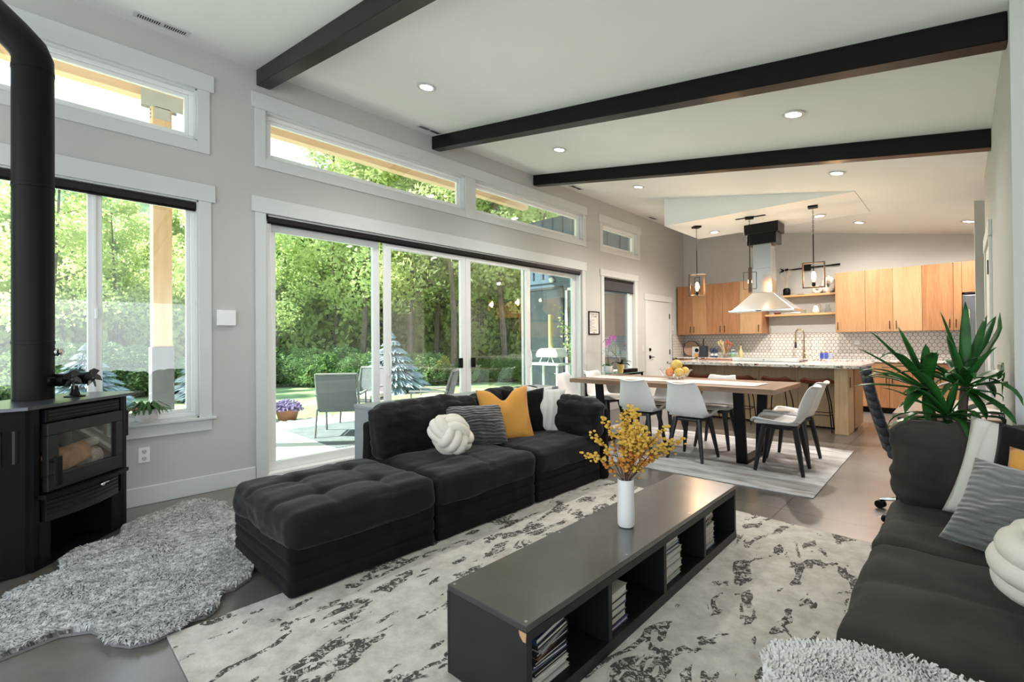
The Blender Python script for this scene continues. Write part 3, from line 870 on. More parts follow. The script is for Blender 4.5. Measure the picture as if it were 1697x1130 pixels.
# ---- porch
post = thing('porch_post', 'square pine porch post on a grey plinth outside the left window', 'post', (-3.0, 1.355, -.10))
obj('timber', MB().box(-3.095, -2.905, 1.25, 1.46, 1.233, 4.42, .006), PINE, post)
obj('plinth', MB().box(-3.115, -2.885, 1.235, 1.475, -.10, 1.233, .006), plain('plinth_grey', (.13, .14, .15), .8, var=.1, bmp=.2), post)
b = MB().box(-3.11, -3.097, 1.16, 1.55, 4.40, 4.62); b.box(-2.903, -2.89, 1.13, 1.58, 4.36, 4.56); b.box(-2.903, -2.89, 1.27, 1.44, 4.22, 4.37)
obj('bracket', b, plain('galvanised_bracket', (.46, .50, .53), .5, .1), post)
b = MB()
for y in (1.245, 1.465):
    for z in (4.25, 4.30, 4.35): b.ball((-3.0, y, z), .013, 1)
obj('bolt_heads', b, plain('bolt_steel', (.3, .3, .3), .4, .8), post)
pr = thing('porch_roof', 'pine porch roof edge beam and rafters above the high windows', 'porch roof', (-3.0, 3.0, 4.45))
obj('edge_beam', MB().box(-3.08, -2.92, -3, 8.62, 4.47, 4.78, .006), PINEY, pr)
m = MB(); m.hexa([(-3.55, -3, 4.87), (-.16, -3, 4.14), (-.16, 8.8, 4.14), (-3.55, 8.8, 4.87)], [(-3.55, -3, 4.93), (-.16, -3, 4.20), (-.16, 8.8, 4.20), (-3.55, 8.8, 4.93)])
obj('roof_deck', m, PINEY, pr)
obj('fascia', MB().box(-3.62, -3.55, -3, 8.8, 4.76, 4.95), plain('fascia_dark', (.06, .06, .065), .5), pr)

# ---- house wing closing the patio
wing = thing('house_wing', 'navy board and batten house wing closing the right end of the patio', 'house wing', (-1.6, 8.85, -.1))
obj('siding', MB().box(-3.25, -.16, 8.80, 8.95, -.1, 4.2), NAVY, wing)
m = MB()
for i in range(11): m.box(-3.24 + i*.30, -3.20 + i*.30, 8.775, 8.80, 2.75, 4.2, .003)
obj('battens', m, plain('navy_batten', (.045, .07, .11), .6), wing)
m = MB().box(-3.25, -.16, 8.77, 8.8, 2.66, 2.75); obj('band_board', m, NAVY, wing)
pn = obj('screen_panel', MB().box(-3.02, -2.03, 8.782, 8.798, -.1, 2.52), SCREEN, wing, label='dark framed glass door panel')
m = MB(); frame_ring(m, -.001, .001, 0, 1, 0, 1, .01); m = MB()
for x0, x1, z0, z1 in ((-3.06, -3.0, -.1, 2.56), (-2.06, -2.0, -.1, 2.56), (-3.06, -2.0, 2.50, 2.56), (-3.06, -2.0, 1.02, 1.07)): m.box(x0, x1, 8.77, 8.8, z0, z1, .003)
obj('screen_frame', m, plain('door_frame_dark', (.03, .035, .04), .5), wing)
m = MB()
for x0, x1, z0, z1 in ((-1.93, -1.87, .35, 2.50), (-1.4, -1.34, .35, 2.50), (-1.93, -1.34, 2.44, 2.50), (-1.93, -1.34, .35, .41), (-1.66, -1.62, .41, 2.44)): m.box(x0, x1, 8.765, 8.80, z0, z1, .003)
wf = obj('window_frame', m, W_VINYL, wing)
obj('window_pane', MB().box(-1.87, -1.4, 8.79, 8.797, .41, 2.44), SCREEN, wf)
m = MB(); m.lathe([(.04, 0), (.06, .05), (.055, .09), (.03, .11)], (-2.28, 8.70, 2.66), 12, True, True); m.box(-2.31, -2.25, 8.70, 8.8, 2.69, 2.73)
obj('security_light', m, W_VINYL, wing)

# ---- patio furniture
def patio_chair(name, label, x, y, rz, cush):
    t = thing(name, label, 'patio chair', (x, y, -.10), rz)
    # local: faces -y (front), back at +y
    m = MB(); m.hexa([(-.27, .22, .36), (.27, .22, .36), (.27, .25, .36), (-.27, .25, .36)], [(-.27, .36, .90), (.27, .36, .90), (.27, .385, .90), (-.27, .385, .90)])
    obj('backrest', m, OUTGREY, t, world=False)
    obj('seat', MB().box(-.26, .26, -.28, .25, .36, .40, .01), OUTGREY, t, world=False)
    m = MB()
    for s in (-1, 1):
        m.tube([(s*.29, .20, .38), (s*.29, .37, .92)], .018, 6)
    m.tube([(-.29, .37, .92), (.29, .37, .92)], .018, 6)
    obj('back_frame', m, OUTMETAL, t, world=False)
    for s in (-1, 1):
        m = MB(); m.box(s*.30-.028, s*.30+.028, -.30, .30, .60, .625, .006); m.tube([(s*.30, -.27, .60), (s*.30, -.27, .38), (s*.30, .25, .38)], .016, 6)
        obj('arm', m, OUTMETAL, t, world=False)
        for yy, y2 in ((-.27, -.30), (.25, .36)):
            obj('leg', MB().tube([(s*.30, yy, .40), (s*.30, y2, .008)], .017, 6), OUTMETAL, t, world=False)
    if cush: obj('seat_cushion', soft_box(.52, .52, .09, .03, .02, seed=3, N=10), plain('outdoor_cream_cushion', (.68, .64, .58), .8), t, True, world=False).location = (0, -.02, .40)
    return t
patio_chair('patio_chair', 'grey mesh patio armchair with its back to the house, left door panel', -2.14, 3.44, radians(231), False)
patio_chair('patio_chair', 'grey patio armchair with cream seat cushion beside the spruce', -1.45, 4.62, radians(-50), True)
patio_chair('patio_chair', 'grey patio armchair partly hidden behind the door stile, facing the first', -2.9, 4.25, radians(30), True)
one('outdoor_rug', MB().prism([(-3.104, 2.95), (-1.212, 2.886), (-1.2, 5.2), (-3.05, 5.3)], -.10, -.092), plain('outdoor_rug_grey', (.16, .17, .18), .95, var=.15), 'flat dark grey outdoor rug under the patio chairs', 'outdoor rug')
t = thing('flower_planter', 'terracotta pot of purple flowers at the patio edge', 'planter', (-4.25, 3.45, -.2))
obj('pot', MB().lathe([(.13, 0), (.19, .22), (.21, .23), (.21, .27), (.17, .27)], (-4.25, 3.45, -.2), 18), plain('terracotta', (.38, .17, .10), .85, var=.15), t, True)
m = MB(); rr = random.Random(8)
for k in range(420):
    v = Vector((rr.gauss(0, 1), rr.gauss(0, 1), abs(rr.gauss(0, 1)))).normalized()*rr.random()**.4
    m.ball((-4.25+v.x*.27, 3.45+v.y*.27, .05+v.z*.20), .018, 0 if False else 1)
obj('blossoms', m, plain('purple_blossom', (.30, .22, .42), .8, var=.3, nscale=30), t)
# log stools and chair seen through the left window
t = thing('rustic_chair', 'weathered wooden patio chair outside the left window', 'wooden chair', (-4.6, 2.62, -.2), radians(20))
LW = wood('weathered_pine', (.40, .22, .13), (.62, .40, .26), 'z', .7)
obj('seat', MB().box(-.28, .28, -.25, .25, .42, .46, .01), LW, t, world=False)
m = MB()
for i in range(5): m.box(-.26+i*.108, -.17+i*.108, .24, .265, .40, .98, .01)
obj('backrest', m, LW, t, world=False)
for sx in (-1, 1):
    obj('arm', MB().box(sx*.33-.05, sx*.33+.05, -.28, .26, .62, .65, .01), LW, t, world=False)
    for sy in (-.24, .22): obj('leg', MB().box(sx*.30-.035, sx*.30+.035, sy-.035, sy+.035, 0.03, .62, .006), LW, t, world=False)
t = thing('log_stump', 'round cut log standing beside the wooden chair outside the left window', 'log', (-5.4, 2.95, -.2))
obj('bark', MB().lathe([(.26, 0), (.25, .3), (.27, .95), (.25, 1.0)], (-5.4, 2.95, -.2), 20), BARK, t, True)
obj('cut_face', MB().lathe([(.0, 1.003), (.24, 1.003)], (-5.4, 2.95, -.2), 20, False), LW, t)
# pizza oven on a table
t = thing('grill_table', 'pale slim-legged outdoor table under the pizza oven', 'table', (-1.95, 8.1, -.1))
LG = plain('pale_outdoor_metal', (.55, .60, .57), .4)
obj('tabletop', MB().box(-2.35, -1.4, 7.8, 8.35, .76, .80, .006), LG, t)
for x in (-2.2, -1.47):
    for y in (7.86, 8.29): obj('leg', MB().box(x-.02, x+.02, y-.02, y+.02, -.09, .76), LG, t)
t = thing('pizza_oven', 'white domed pizza oven with splayed legs and brass chimney', 'pizza oven', (-1.85, 8.08, .80))
m = MB(); m.prism([(-.27, 0), (.33, 0), (.33, .06), (.26, .19), (-.14, .19), (-.25, .12)], -.2, .2, Matrix.Translation((-1.82, 8.08, .93)) @ Matrix(((1, 0, 0, 0), (0, 0, 1, 0), (0, 1, 0, 0), (0, 0, 0, 1))))
bmesh.ops.bevel(m.b, geom=m.b.edges[:], offset=.02, segments=2, affect='EDGES')
obj('oven_body', m, plain('oven_white', (.75, .78, .77), .4), t, True)
for s in (-1, 1):
    for dy in (-.14, .14): obj('leg', MB().tube([(-1.82+s*.13, 8.08+dy, .94), (-1.82+s*.2, 8.08+dy, .802)], .012, 6), LG, t)
obj('chimney', MB().lathe([(.055, 1.1), (.055, 1.85), (.062, 1.86)], (-1.88, 8.16, 0), 16, True, True), plain('pale_brass_pipe', (.60, .52, .30), .3, .6), t, True)
# potted shrub at the wing
t = thing('potted_shrub', 'loose green shrub behind the pizza oven', 'shrub', (-1.55, 8.5, -.1))
m = MB(); l = MB(); rr = random.Random(12)
for k in range(9):
    a = k*2.4; e = Vector((cos(a)*.28-1.55, sin(a)*.14+8.5, 1.3+.6*rr.random())); m.tube([(-1.55, 8.5, .1), (e+Vector((-1.55, 8.5, .3)))/2, e], [.012, .008, .004], 5)
    for q in range(26):
        p = Vector((-1.55, 8.5, .5)).lerp(e, .35+.7*rr.random()) + Vector((rr.gauss(0, .05), rr.gauss(0, .05), rr.gauss(0, .07)))
        u = Vector((rr.gauss(0, 1), rr.gauss(0, 1), rr.gauss(0, 1))).normalized()*.045; w = u.orthogonal().normalized()*.022
        l.poly([p+u, p+w, p-u, p-w])
obj('stems', m, BARK, t); obj('leaves', l, LEAF[0], t, norm=False)
obj('pot', MB().lathe([(.14, 0), (.19, .30), (.17, .30)], (-1.55, 8.5, -.1), 16), WHITECER, t, True)
# ================================================================ LIVING AREA
# area rug
m = MB().prism([(2.20, .455), (4.9, .43), (4.93, 3.60), (2.24, 3.70)], 0.001, .012); o = one('area_rug', m, RUG, 'large cream area rug with dark brush strokes under the coffee table', 'rug')
m = MB().prism([(.9, 4.28), (3.825, 4.356), (3.80, 6.50), (.9, 6.45)], .001, .009); one('dining_rug', m, RUG2, 'grey and beige abstract rug under the dining table', 'rug')

# ---- wood stove in the corner (local: front faces -y, width along x)
# front-left bottom (0.95,.065), front-right (.433,.549): outward normal (.69,.73)
ang = math.atan2(.549-.065, .433-.951)            # direction left->right of the front
ST = thing('wood_stove', 'black cast iron wood stove with glass door and steel top', 'wood stove', (.692, .307, 0), ang)
# local x runs left->right as seen from the room, local y points out of the front?  (x cross z)
def L(m): return m
def sob(name, m, mat, parent=ST, smooth=False, label=None): return obj(name, m, mat, parent, smooth, False, label)
# with x along the front, -y is towards the room when x->right seen from the front
HW = .355
# side cheeks (deep octagonal body)
for s in (-1, 1):
    m = MB(); m.prism([(s*HW, .0), (s*(HW-.075), -.0), (s*(HW-.075), .03), (s*(HW-.075), .34), (s*(HW+.0), .34), (s*(HW+.14), .12)], .012, .905)
    bmesh.ops.bevel(m.b, geom=[e for e in m.b.edges if abs((e.verts[0].co-e.verts[1].co).z) > .5], offset=.02, segments=3, affect='EDGES')
    p = sob('side_panel', m, IRON, smooth=True)
    m = MB()
    for k in range(2):
        y = .20 - k*.09; a = Vector((s*(HW+.14), .12)); bb = Vector((s*HW, 0)); q = a.lerp(bb, .35+.33*k)
        n = Vector((s*.65, -.76)).normalized()
        m.tube([(q.x+n.x*.001, q.y+n.y*.001, .62), (q.x+n.x*.001, q.y+n.y*.001, .80)], .014, 8)
    obj('louver_slot', m, IRON2, p, True, False)
sob('firebox', MB().box(-.28, .28, .31, .42, .02, .90).box(-.28, .28, .03, .31, .86, .90).box(-.28, .28, .03, .31, .42, .46), IRON)
sob('firebox_lining', MB().box(-.278, .278, .30, .308, .46, .86), plain('sooty_brick', (.10, .085, .075), .9, var=.2))
m = MB(); m.prism([(-.40, -.03), (.40, -.03), (.52, .13), (.40, .46), (-.40, .46), (-.52, .13)], .908, .926); sob('top_plate', m, plain('blued_steel_top', (.10, .105, .12), .3, .7))
# grille at top
m = MB(); frame_ring(m, 0, 0, 0, 0, 0, 0, 0) if False else None
g = MB(); g.box(-.275, .275, -.012, .02, .822, .895, .003); sob('top_grille', g, IRON)
g = MB()
for z in (.838, .858, .878): g.box(-.262, .262, -.016, -.011, z, z+.006)
sob('grille_bars', g, IRON2)
# door with glass
g = MB(); y0, y1 = -.028, .006
g.box(-.28, .28, y0, y1, .745, .815, .004); g.box(-.28, .28, y0, y1, .425, .515, .004); g.box(-.28, -.205, y0, y1, .515, .745, .004); g.box(.225, .28, y0, y1, .515, .745, .004)
dr = sob('stove_door', g, IRON2)
obj('door_window', MB().box(-.21, .23, -.012, -.008, .51, .75), GLASS_S, dr, False, False)
g = MB(); g.tube([(-.262, -.03, .60), (-.262, -.065, .60)], .01, 8); g.rbox((-.262, -.07, .545), (.045, .018, .17), 0, .006); obj('door_handle', g, BLACK, dr, False, False, label='black upright door handle')
# ledge, lower grille drawer
g = MB(); pts = [(-.31 + .62*i/12, -.045 - .035*sin(pi*i/12)) for i in range(13)]
g.prism(pts + [(.31, .02), (-.31, .02)], .395, .418); sob('front_ledge', g, IRON)
g = MB(); pts = [(-.27 + .54*i/12, -.005 - .035*sin(pi*i/12)) for i in range(13)]
g.prism(pts + [(.27, .03), (-.27, .03)], .255, .392); lw = sob('lower_grille', g, IRON2)
g = MB()
for z in (.30, .325, .35, .373):
    pp = [(-.262 + .524*i/12, -.009 - .035*sin(pi*i/12), z) for i in range(13)]; g.tube(pp, .0035, 5)
obj('grille_slats', g, IRON, lw, False, False)
g = MB(); g.ball((.07, -.055, .372), .016, 2); g.tube([(.08, -.05, .372), (.13, -.048, .372)], .005, 6); obj('air_control_knob', g, CHROME, lw, True, False)
# legs of the pedestal
for s in (-1, 1):
    sob('pedestal_leg', MB().box(s*.275-.05, s*.275+.05, -.0, .30, 0.001, .26, .006), IRON)
sob('rear_panel', MB().box(-.26, .26, .26, .28, .001, .40), IRON)
sob('floor_pad', MB().box(-.34, .34, .0, .4, .001, .008), IRON)
# flue pipe with elbow
m = MB(); cy = .30; px = 0
pts = [(px, cy, .927), (px, cy, 2.98), (px, cy, 3.05), (px-.0, cy+.03, 3.12), (px-.0, cy+.12, 3.22), (px, cy+.32, 3.42)]
m.tube([Vector(p) for p in pts], .098, 28); fl = sob('flue_pipe', m, BLACK, smooth=True)
for z in (1.28, 2.25, 2.98):
    obj('pipe_seam', MB().lathe([(.098, z-.012), (.1005, z-.01), (.1005, z+.01), (.098, z+.012)], (px, cy, 0), 28, False), BLACK, fl, True, False)
g = MB(); g.lathe([(.026, 0), (.026, .012), (.018, .02), (.022, .034), (.012, .04)], (0, 0, 0), 16, True, True)
g2 = MB().add(g, Matrix.Translation((px+.055, cy-.086, 1.22)) @ Matrix.Rotation(radians(90), 4, 'X')); obj('damper_knob', g2, CHROME, fl, True, False, label='round chrome damper gauge')
# logs (things of their own)
def world_of(p): return root_matrix(ST) @ Vector(p)
BARKRED = plain('split_log_wood', (.48, .27, .12), .8, var=.35, nscale=14, bmp=.4, bscale=40)
m = MB(); m.tube([world_of((-.21, .09, .545)), world_of((-.05, .10, .56)), world_of((.10, .085, .585))], [.055, .066, .06], 9, flat=1.15)
o = one('split_log', m, BARKRED, 'split orange-brown firewood log behind the stove glass', 'log', smooth=True)
m = MB(); m.tube([world_of((.115, .10, .53)), world_of((.205, .10, .53))], .062, 14)
t = thing('birch_log', 'pale birch log at the right inside the stove', 'log', tuple(world_of((.16, .10, .463))))
obj('bark', m, plain('birch_bark', (.50, .48, .45), .8, var=.35, nscale=60), t, True)
m = MB(); m.tube([world_of((.10, .09, .625)), world_of((.20, .09, .625))], .028, 10); one('kindling_block', m, plain('pale_kindling', (.50, .52, .46), .8), 'pale kindling piece lying on the birch log inside the stove', 'kindling')
# stove fan
t = thing('stove_fan', 'black heat powered stove fan with two rotors on the stove top', 'fan', tuple(world_of((.14, .17, .927))), ang)
m = MB(); m.lathe([(.055, 0), (.055, .006), (.03, .012), (.018, .04), (.018, .07)], (0, 0, 0), 18, True, True); obj('base', m, BLACK, t, True, False)
m = MB()
for x in (-.075, .085): m.tube([(x, .055, .115), (x, -.02, .115)], .042, 16)
m.box(-.075, .085, -.0, .045, .085, .145, .01); m.box(-.16, -.05, .02, .05, .09, .14, .01)
obj('housing', m, BLACK, t, True, False)
for x in (-.075, .085):
    m = MB(); m.ball((x, -.05, .115), .016, 2)
    for k in range(5):
        a = k*2*pi/5 + x; d = Vector((cos(a), 0, sin(a))); q = Vector((-sin(a), 0, cos(a)))
        c = Vector((x, -.045, .115)); m.poly([c + d*.01 - q*.008, c + d*.055 - q*.026 + Vector((0, -.018, 0)), c + d*.066 + q*.004, c + d*.045 + q*.026 + Vector((0, .012, 0)), c + d*.01 + q*.008])
    r = obj('rotor', m, plain('rotor_blade', (.05, .05, .05), .3, .5), t, False, False); mod_solid(r, .002)

# plant on the sill
t = thing('sill_plant', 'white pot with a drooping green succulent on the left window sill', 'potted plant', (-.0, .72, .645))
obj('pot', MB().lathe([(.04, 0), (.066, .025), (.076, .07), (.074, .105), (.066, .105)], (-.005, .725, .646), 24), WHITECER, t, True)
m = MB(); rr = random.Random(2)
for k in range(34):
    a = k*2.4; R = .06 + .08*rr.random(); h = .02+.045*rr.random()
    p = [Vector((0, .725, .735)), Vector((cos(a)*R*.6, .725+sin(a)*R*.6*1.1,   .75+h)), Vector((cos(a)*R, .725+sin(a)*R*1.3, .735+h*.4)), Vector((cos(a)*R*1.1, .725+sin(a)*R*1.45, .72+h*.2-.01))]
    m.tube(p, [.004, .011, .010, .003], 5, flat=.35)
obj('leaves', m, PLANTG2, t, True)
m = MB()
for k in range(12):
    a = k*1.9; m.ball((cos(a)*.10*rr.uniform(.5, 1), .725+sin(a)*.13*rr.uniform(.7, 1.1), .745+.02*rr.random()), .012, 1)
obj('flower_buds', m, plain('faded_pink_bud', (.36, .17, .12), .7, var=.3, nscale=40), t)

# ---- sheepskin
SK = [at for at in SHEEP]
def sheepskin(name, poly, h, n, label, mat, back, seed, blade=.03, z0=.002):
    t = thing(name, label, 'rug', (sum(p[0] for p in poly)/len(poly), sum(p[1] for p in poly)/len(poly), z0))
    obj('hide', MB().prism(poly, z0, z0+.012), back, t)
    rr = random.Random(seed); m = MB(); b = m.b
    xs = [p[0] for p in poly]; ys = [p[1] for p in poly]
    def inside(x, y):
        c = False; j = len(poly)-1
        for i in range(len(poly)):
            xi, yi = poly[i]; xj, yj = poly[j]
            if (yi > y) != (yj > y) and x < (xj-xi)*(y-yi)/(yj-yi)+xi: c = not c
            j = i
        return c
    k = 0
    while k < n:
        x, y = rr.uniform(min(xs), max(xs)), rr.uniform(min(ys), max(ys))
        if not inside(x, y): continue
        k += 1
        a = 6.28*noise.noise(Vector((x*3, y*3, seed)))*1.2 + rr.uniform(-.9, .9) + seed
        d = Vector((cos(a), sin(a), 0)); s = Vector((-sin(a), cos(a), 0)); Ln = blade*rr.uniform(.7, 1.35); w = blade*.20
        hh = h*rr.uniform(.75, 1.15)
        p0 = Vector((x, y, z0+.010)); p1 = p0 + d*Ln*.35 + Vector((0, 0, hh*.8)); p2 = p0 + d*Ln*.85 + Vector((0, 0, hh)) + s*rr.uniform(-.3, .3)*Ln; p3 = p0 + d*Ln*1.35 + Vector((0, 0, hh*.66)) + s*rr.uniform(-.5, .5)*Ln
        va = [b.verts.new(p0-s*w*.6), b.verts.new(p0+s*w*.6), b.verts.new(p1+s*w), b.verts.new(p1-s*w), b.verts.new(p2+s*w*.8), b.verts.new(p2-s*w*.8), b.verts.new(p3)]
        b.faces.new((va[0], va[1], va[2], va[3])); b.faces.new((va[3], va[2], va[4], va[5])); b.faces.new((va[5], va[4], va[6]))
    o = obj('wool_pile', m, mat, t, 'all', norm=False); o['kind'] = 'stuff'
    return t
sheepskin('sheepskin_rug', SHEEP, .026, 62000, 'large grey-white sheepskin rug on the floor in front of the stove', WOOL, WOOLB, 2, .024)

# ---- sectional sofa, window side
def module(name, label, x0, x1, y0, y1, group, mat=VELVET, matd=VELVET_D, seed=1, topz=.43, tufts=(), seams=(), top_h=.20, rz=0):
    cx, cy = (x0+x1)/2, (y0+y1)/2; w, d = x1-x0, y1-y0
    t = thing(name, label, 'sofa', (cx, cy, 0.0), rz, group)
    b = soft_box(w-.01, d-.012, topz-top_h+.04, .022, bands=(.085, .165), wr=.0018, N=30, seed=seed)
    o = obj('base', b, matd, t, 'all', False); o.location = (0, 0, .012)
    s = soft_box(w+.012, d-.004, top_h, .055, puff=.022, seams=seams, tufts=tufts, wr=.006, N=44, seed=seed+7, pf=.008)
    o = obj('seat_cushion', s, mat, t, 'all', False); o.location = (0, 0, topz-top_h)
    return t
SG = 'modules of the dark sectional by the patio door'
tf = [(x, y, .020, .045) for x in (-.17, .17) for y in (-.17, .17)]
sm = [('x', -.17, .008, .02), ('x', .17, .008, .02), ('y', -.17, .008, .02), ('y', .17, .008, .02)]
ott = module('ottoman', 'square dark tufted ottoman module at the stove end of the sectional', 1.47, 2.325, .915, 1.805, SG, tufts=tf, seams=sm, topz=.425)
ott['category'] = 'ottoman'
m1 = module('sofa_module', 'dark armless sofa module with the knot cushion on its seat', 1.36, 2.315, 1.825, 2.765, SG, seed=3, seams=[('y', .0, .010, .02), ('x', .18, .006, .02)], topz=.42)
m2 = module('sofa_module', 'dark corner sofa module with the mustard and white cushions', 1.36, 2.315, 2.78, 3.66, SG, seed=5, seams=[('x', .18, .006, .02)], topz=.42)
def back_frame(t, x0, x1, y0, y1, z1, seed, mat=VELVET_D):
    b = soft_box(x1-x0, y1-y0, z1-.012, .03, wr=.002, N=20, seed=seed, bands=(.085, .165))
    o = obj('back_frame', b, mat, t, 'all', False)
    M = root_matrix(t).inverted() @ Vector(((x0+x1)/2, (y0+y1)/2, .012)); o.location = M
    return o
back_frame(m1, 1.36, 1.475, 1.83, 2.765, .665, 11); back_frame(m2, 1.36, 1.475, 2.78, 3.74, .665, 12)
back_frame(m2, 1.47, 2.355, 3.665, 3.745, .66, 13)
def back_cushion(name, t, c, w, h, th, rz, seed, mat=VELVET, tilt=0.0, puff=.03):
    """upright cushion: w wide, h tall, th thick; rz=0 faces -y"""
    b = soft_box(w, th, h, min(th/2.2, .075), puff=.03, seams=[('x', w*k, .016, .018) for k in (-.3, -.1, .1, .3)], wr=.011, N=34, seed=seed, pf=.022)
    M = Matrix.Rotation(rz, 4, 'Z') @ Matrix.Rotation(tilt, 4, 'X')
    R = MB().add(b, Matrix.Translation(Vector(c)) @ M)
    return obj(name, R, mat, t, 'all')
back_cushion('back_cushion', m1, (1.585, 2.31, .40), .96, .40, .21, radians(90), 21, tilt=radians(-8))
back_cushion('back_cushion', m2, (1.585, 3.24, .40), .90, .41, .21, radians(90), 22, tilt=radians(-8))
back_cushion('side_cushion', m2, (1.99, 3.545, .40), .74, .35, .19, 0, 23, tilt=radians(-5))

# cushions on it
def cushion(name, label, m, mat, loc, rz, tilt, group=None, cat='cushion', spin=0):
    t = bpy.data.objects.new(name, None)
    M = Matrix.Translation(Vector(loc)) @ Matrix.Rotation(rz, 4, 'Z') @ Matrix.Rotation(tilt, 4, 'X') @ Matrix.Rotation(spin, 4, 'Y')
    me = bpy.data.meshes.new(name); bmesh.ops.recalc_face_normals(m.b, faces=m.b.faces[:]); m.b.to_mesh(me); m.b.free(); me.materials.append(mat)
    for p in me.polygons: p.use_smooth = True
    bpy.data.objects.remove(t)
    o = bpy.data.objects.new(name, me); C.objects.link(o)
    o.matrix_basis = M
    return tag(o, label, cat, group)
F90 = radians(90)
cushion('pleated_cushion', 'dark grey pleated lumbar cushion behind the knot cushion', pillow(.56, .35, .16, .05, wr=.006, seed=1, folds=.0022, N=44), PLEATD, (1.83, 2.61, .415), radians(74), radians(-24), spin=radians(2))
cushion('mustard_cushion', 'mustard yellow cushion with a dented top on the window side sectional', pillow(.48, .48, .15, .09, chop=.20, seed=2), MUSTARD, (1.86, 2.94, .40), radians(62), radians(-17), spin=radians(-3))
cushion('black_cushion', 'black cushion behind the mustard cushion in the sofa corner', pillow(.42, .42, .15, .08, chop=.05, seed=3), BLACKCUSH, (1.80, 3.22, .42), radians(60), radians(-12))
cushion('ivory_cushion', 'ivory ribbed cushion standing in front of the corner cushion', pillow(.42, .43, .14, .08, chop=.03, seed=4), RIBBED, (1.86, 3.36, .42), radians(48), radians(-12), spin=radians(6))
cushion('ivory_cushion', 'pale cushion mostly hidden behind the black cushion', pillow(.40, .41, .12, .08, seed=5), RIBBED, (1.76, 3.40, .43), radians(60), radians(-10))
cushion('knot_cushion', 'cream knotted ball cushion on the window side sectional', knot_ball(.107, .036, (1.08, 1, .80)), CREAM, (1.93, 2.24, .58), radians(60), radians(22), spin=radians(33))

# console behind the sofa
t = thing('console_table', 'long grey console table behind the window side sectional', 'console table', (1.18, 3.12, 0))
obj('top', MB().box(1.015, 1.335, 1.95, 4.30, .725, .755, .004), SILVERCON, t)
for y in (1.955, 4.255): obj('end_panel', MB().box(1.02, 1.33, y, y+.04, 0.002, .725, .003), SILVERCON, t)
obj('back_rail', MB().box(1.06, 1.09, 2.0, 4.25, .62, .725), SILVERCON, t)

# ---- coffee table bookcase
CT = thing('coffee_table', 'long low black coffee table with open book cubbies', 'coffee table', (3.455, 2.14, 0.012), radians(.6))
TX0, TX1, TY0, TY1, TH = -.20, .20, -1.005, 1.005, .333
BT = plain('worn_black_tabletop', (.014, .0135, .0135), .30, var=.5, nscale=7, coat=1.0, spec=.4); BT.node_tree.nodes['Principled BSDF'].inputs['Coat IOR'].default_value = 1.62; BT.node_tree.nodes['Principled BSDF'].inputs['Coat Roughness'].default_value = .22
BS = plain('black_painted_board', (.007, .007, .0075), .42, var=.2)
def cob(name, m, mat=BS, **k): return obj(name, m, mat, CT, False, False, **k)
cob('tabletop', MB().box(TX0, TX1, TY0, TY1, TH-.024, TH, .0025), BT)
cob('bottom_board', MB().box(TX0+.01, TX1-.004, TY0+.01, TY1-.01, .001, .045))
cob('back_board', MB().box(TX0, TX0+.012, TY0, TY1, .002, TH-.024))
for i in range(5):
    y = TY0 + (TY1-TY0-.028)*i/4
    cob('divider' if 0 < i < 4 else 'end_board', MB().box(TX0+.012, TX1-.001, y, y+.028, .045 if 0 < i < 4 else .002, TH-.024, .0015))
cob('front_rail', MB().box(TX1-.022, TX1, TY0, TY1, TH-.055, TH-.024).box(TX1-.022, TX1, TY0, TY1, .0015, .05))
m = MB()
for x, y in ((-.18, -.985), (.18, -.985), (-.18, -.33), (.18, .33), (-.18, .33), (.18, -.33), (.18, .985)): m.lathe([(.006, 0), (.005, .0015)], (x, y, TH), 10, True, True)
cob('screw_heads', m, plain('screw_steel', (.3, .3, .3), .4, .8))
cob('chipped_corner', MB().prism([(TX1-.030, TH-.040), (TX1-.016, TH-.055), (TX1-.004, TH-.055), (TX1-.001, TH-.024), (TX1-.034, TH-.024)], -.0012, .0, Matrix(((1, 0, 0, 0), (0, 0, 1, TY0), (0, 1, 0, 0), (0, 0, 0, 1)))), plain('bare_mdf', (.45, .26, .13), .8), label='chipped corner showing bare brown board')

# books lying in stacks inside the cubbies
def book(w, d, h, x, y, z, rz, cover, label, group):
    M = root_matrix(CT) @ Matrix.Translation((x, y, z)) @ Matrix.Rotation(rz, 4, 'Z')
    t = bpy.data.objects.new('book', None); C.objects.link(t); t.matrix_basis = M; tag(t, label, 'book', group)
    c = MB(); e = .002
    c.box(-w/2, w/2, -d/2, d/2, 0, e); c.box(-w/2, w/2, -d/2, d/2, h-e, h); c.box(-w/2, w/2, -d/2, -d/2+e, e, h-e)
    obj('cover', c, cover, t, False, False)
    obj('pages', MB().box(-w/2+.003, w/2-.004, -d/2+e, d/2-.004, e, h-e), PAPER, t, False, False)
cols = {'black': (.02, .02, .022), 'navy': (.03, .05, .11), 'white': (.62, .61, .57), 'grey': (.26, .27, .27), 'cream': (.55, .50, .40), 'brown': (.16, .08, .05), 'teal': (.10, .22, .28), 'green': (.28, .38, .10), 'purple': (.10, .05, .20), 'blue': (.12, .25, .42)}
CV = {k: plain('book_cover_' + k, v, .5, var=.05) for k, v in cols.items()}
rr = random.Random(9)
def cub(i): return TY0 + .028 + (TY1-TY0-.028)*i/4
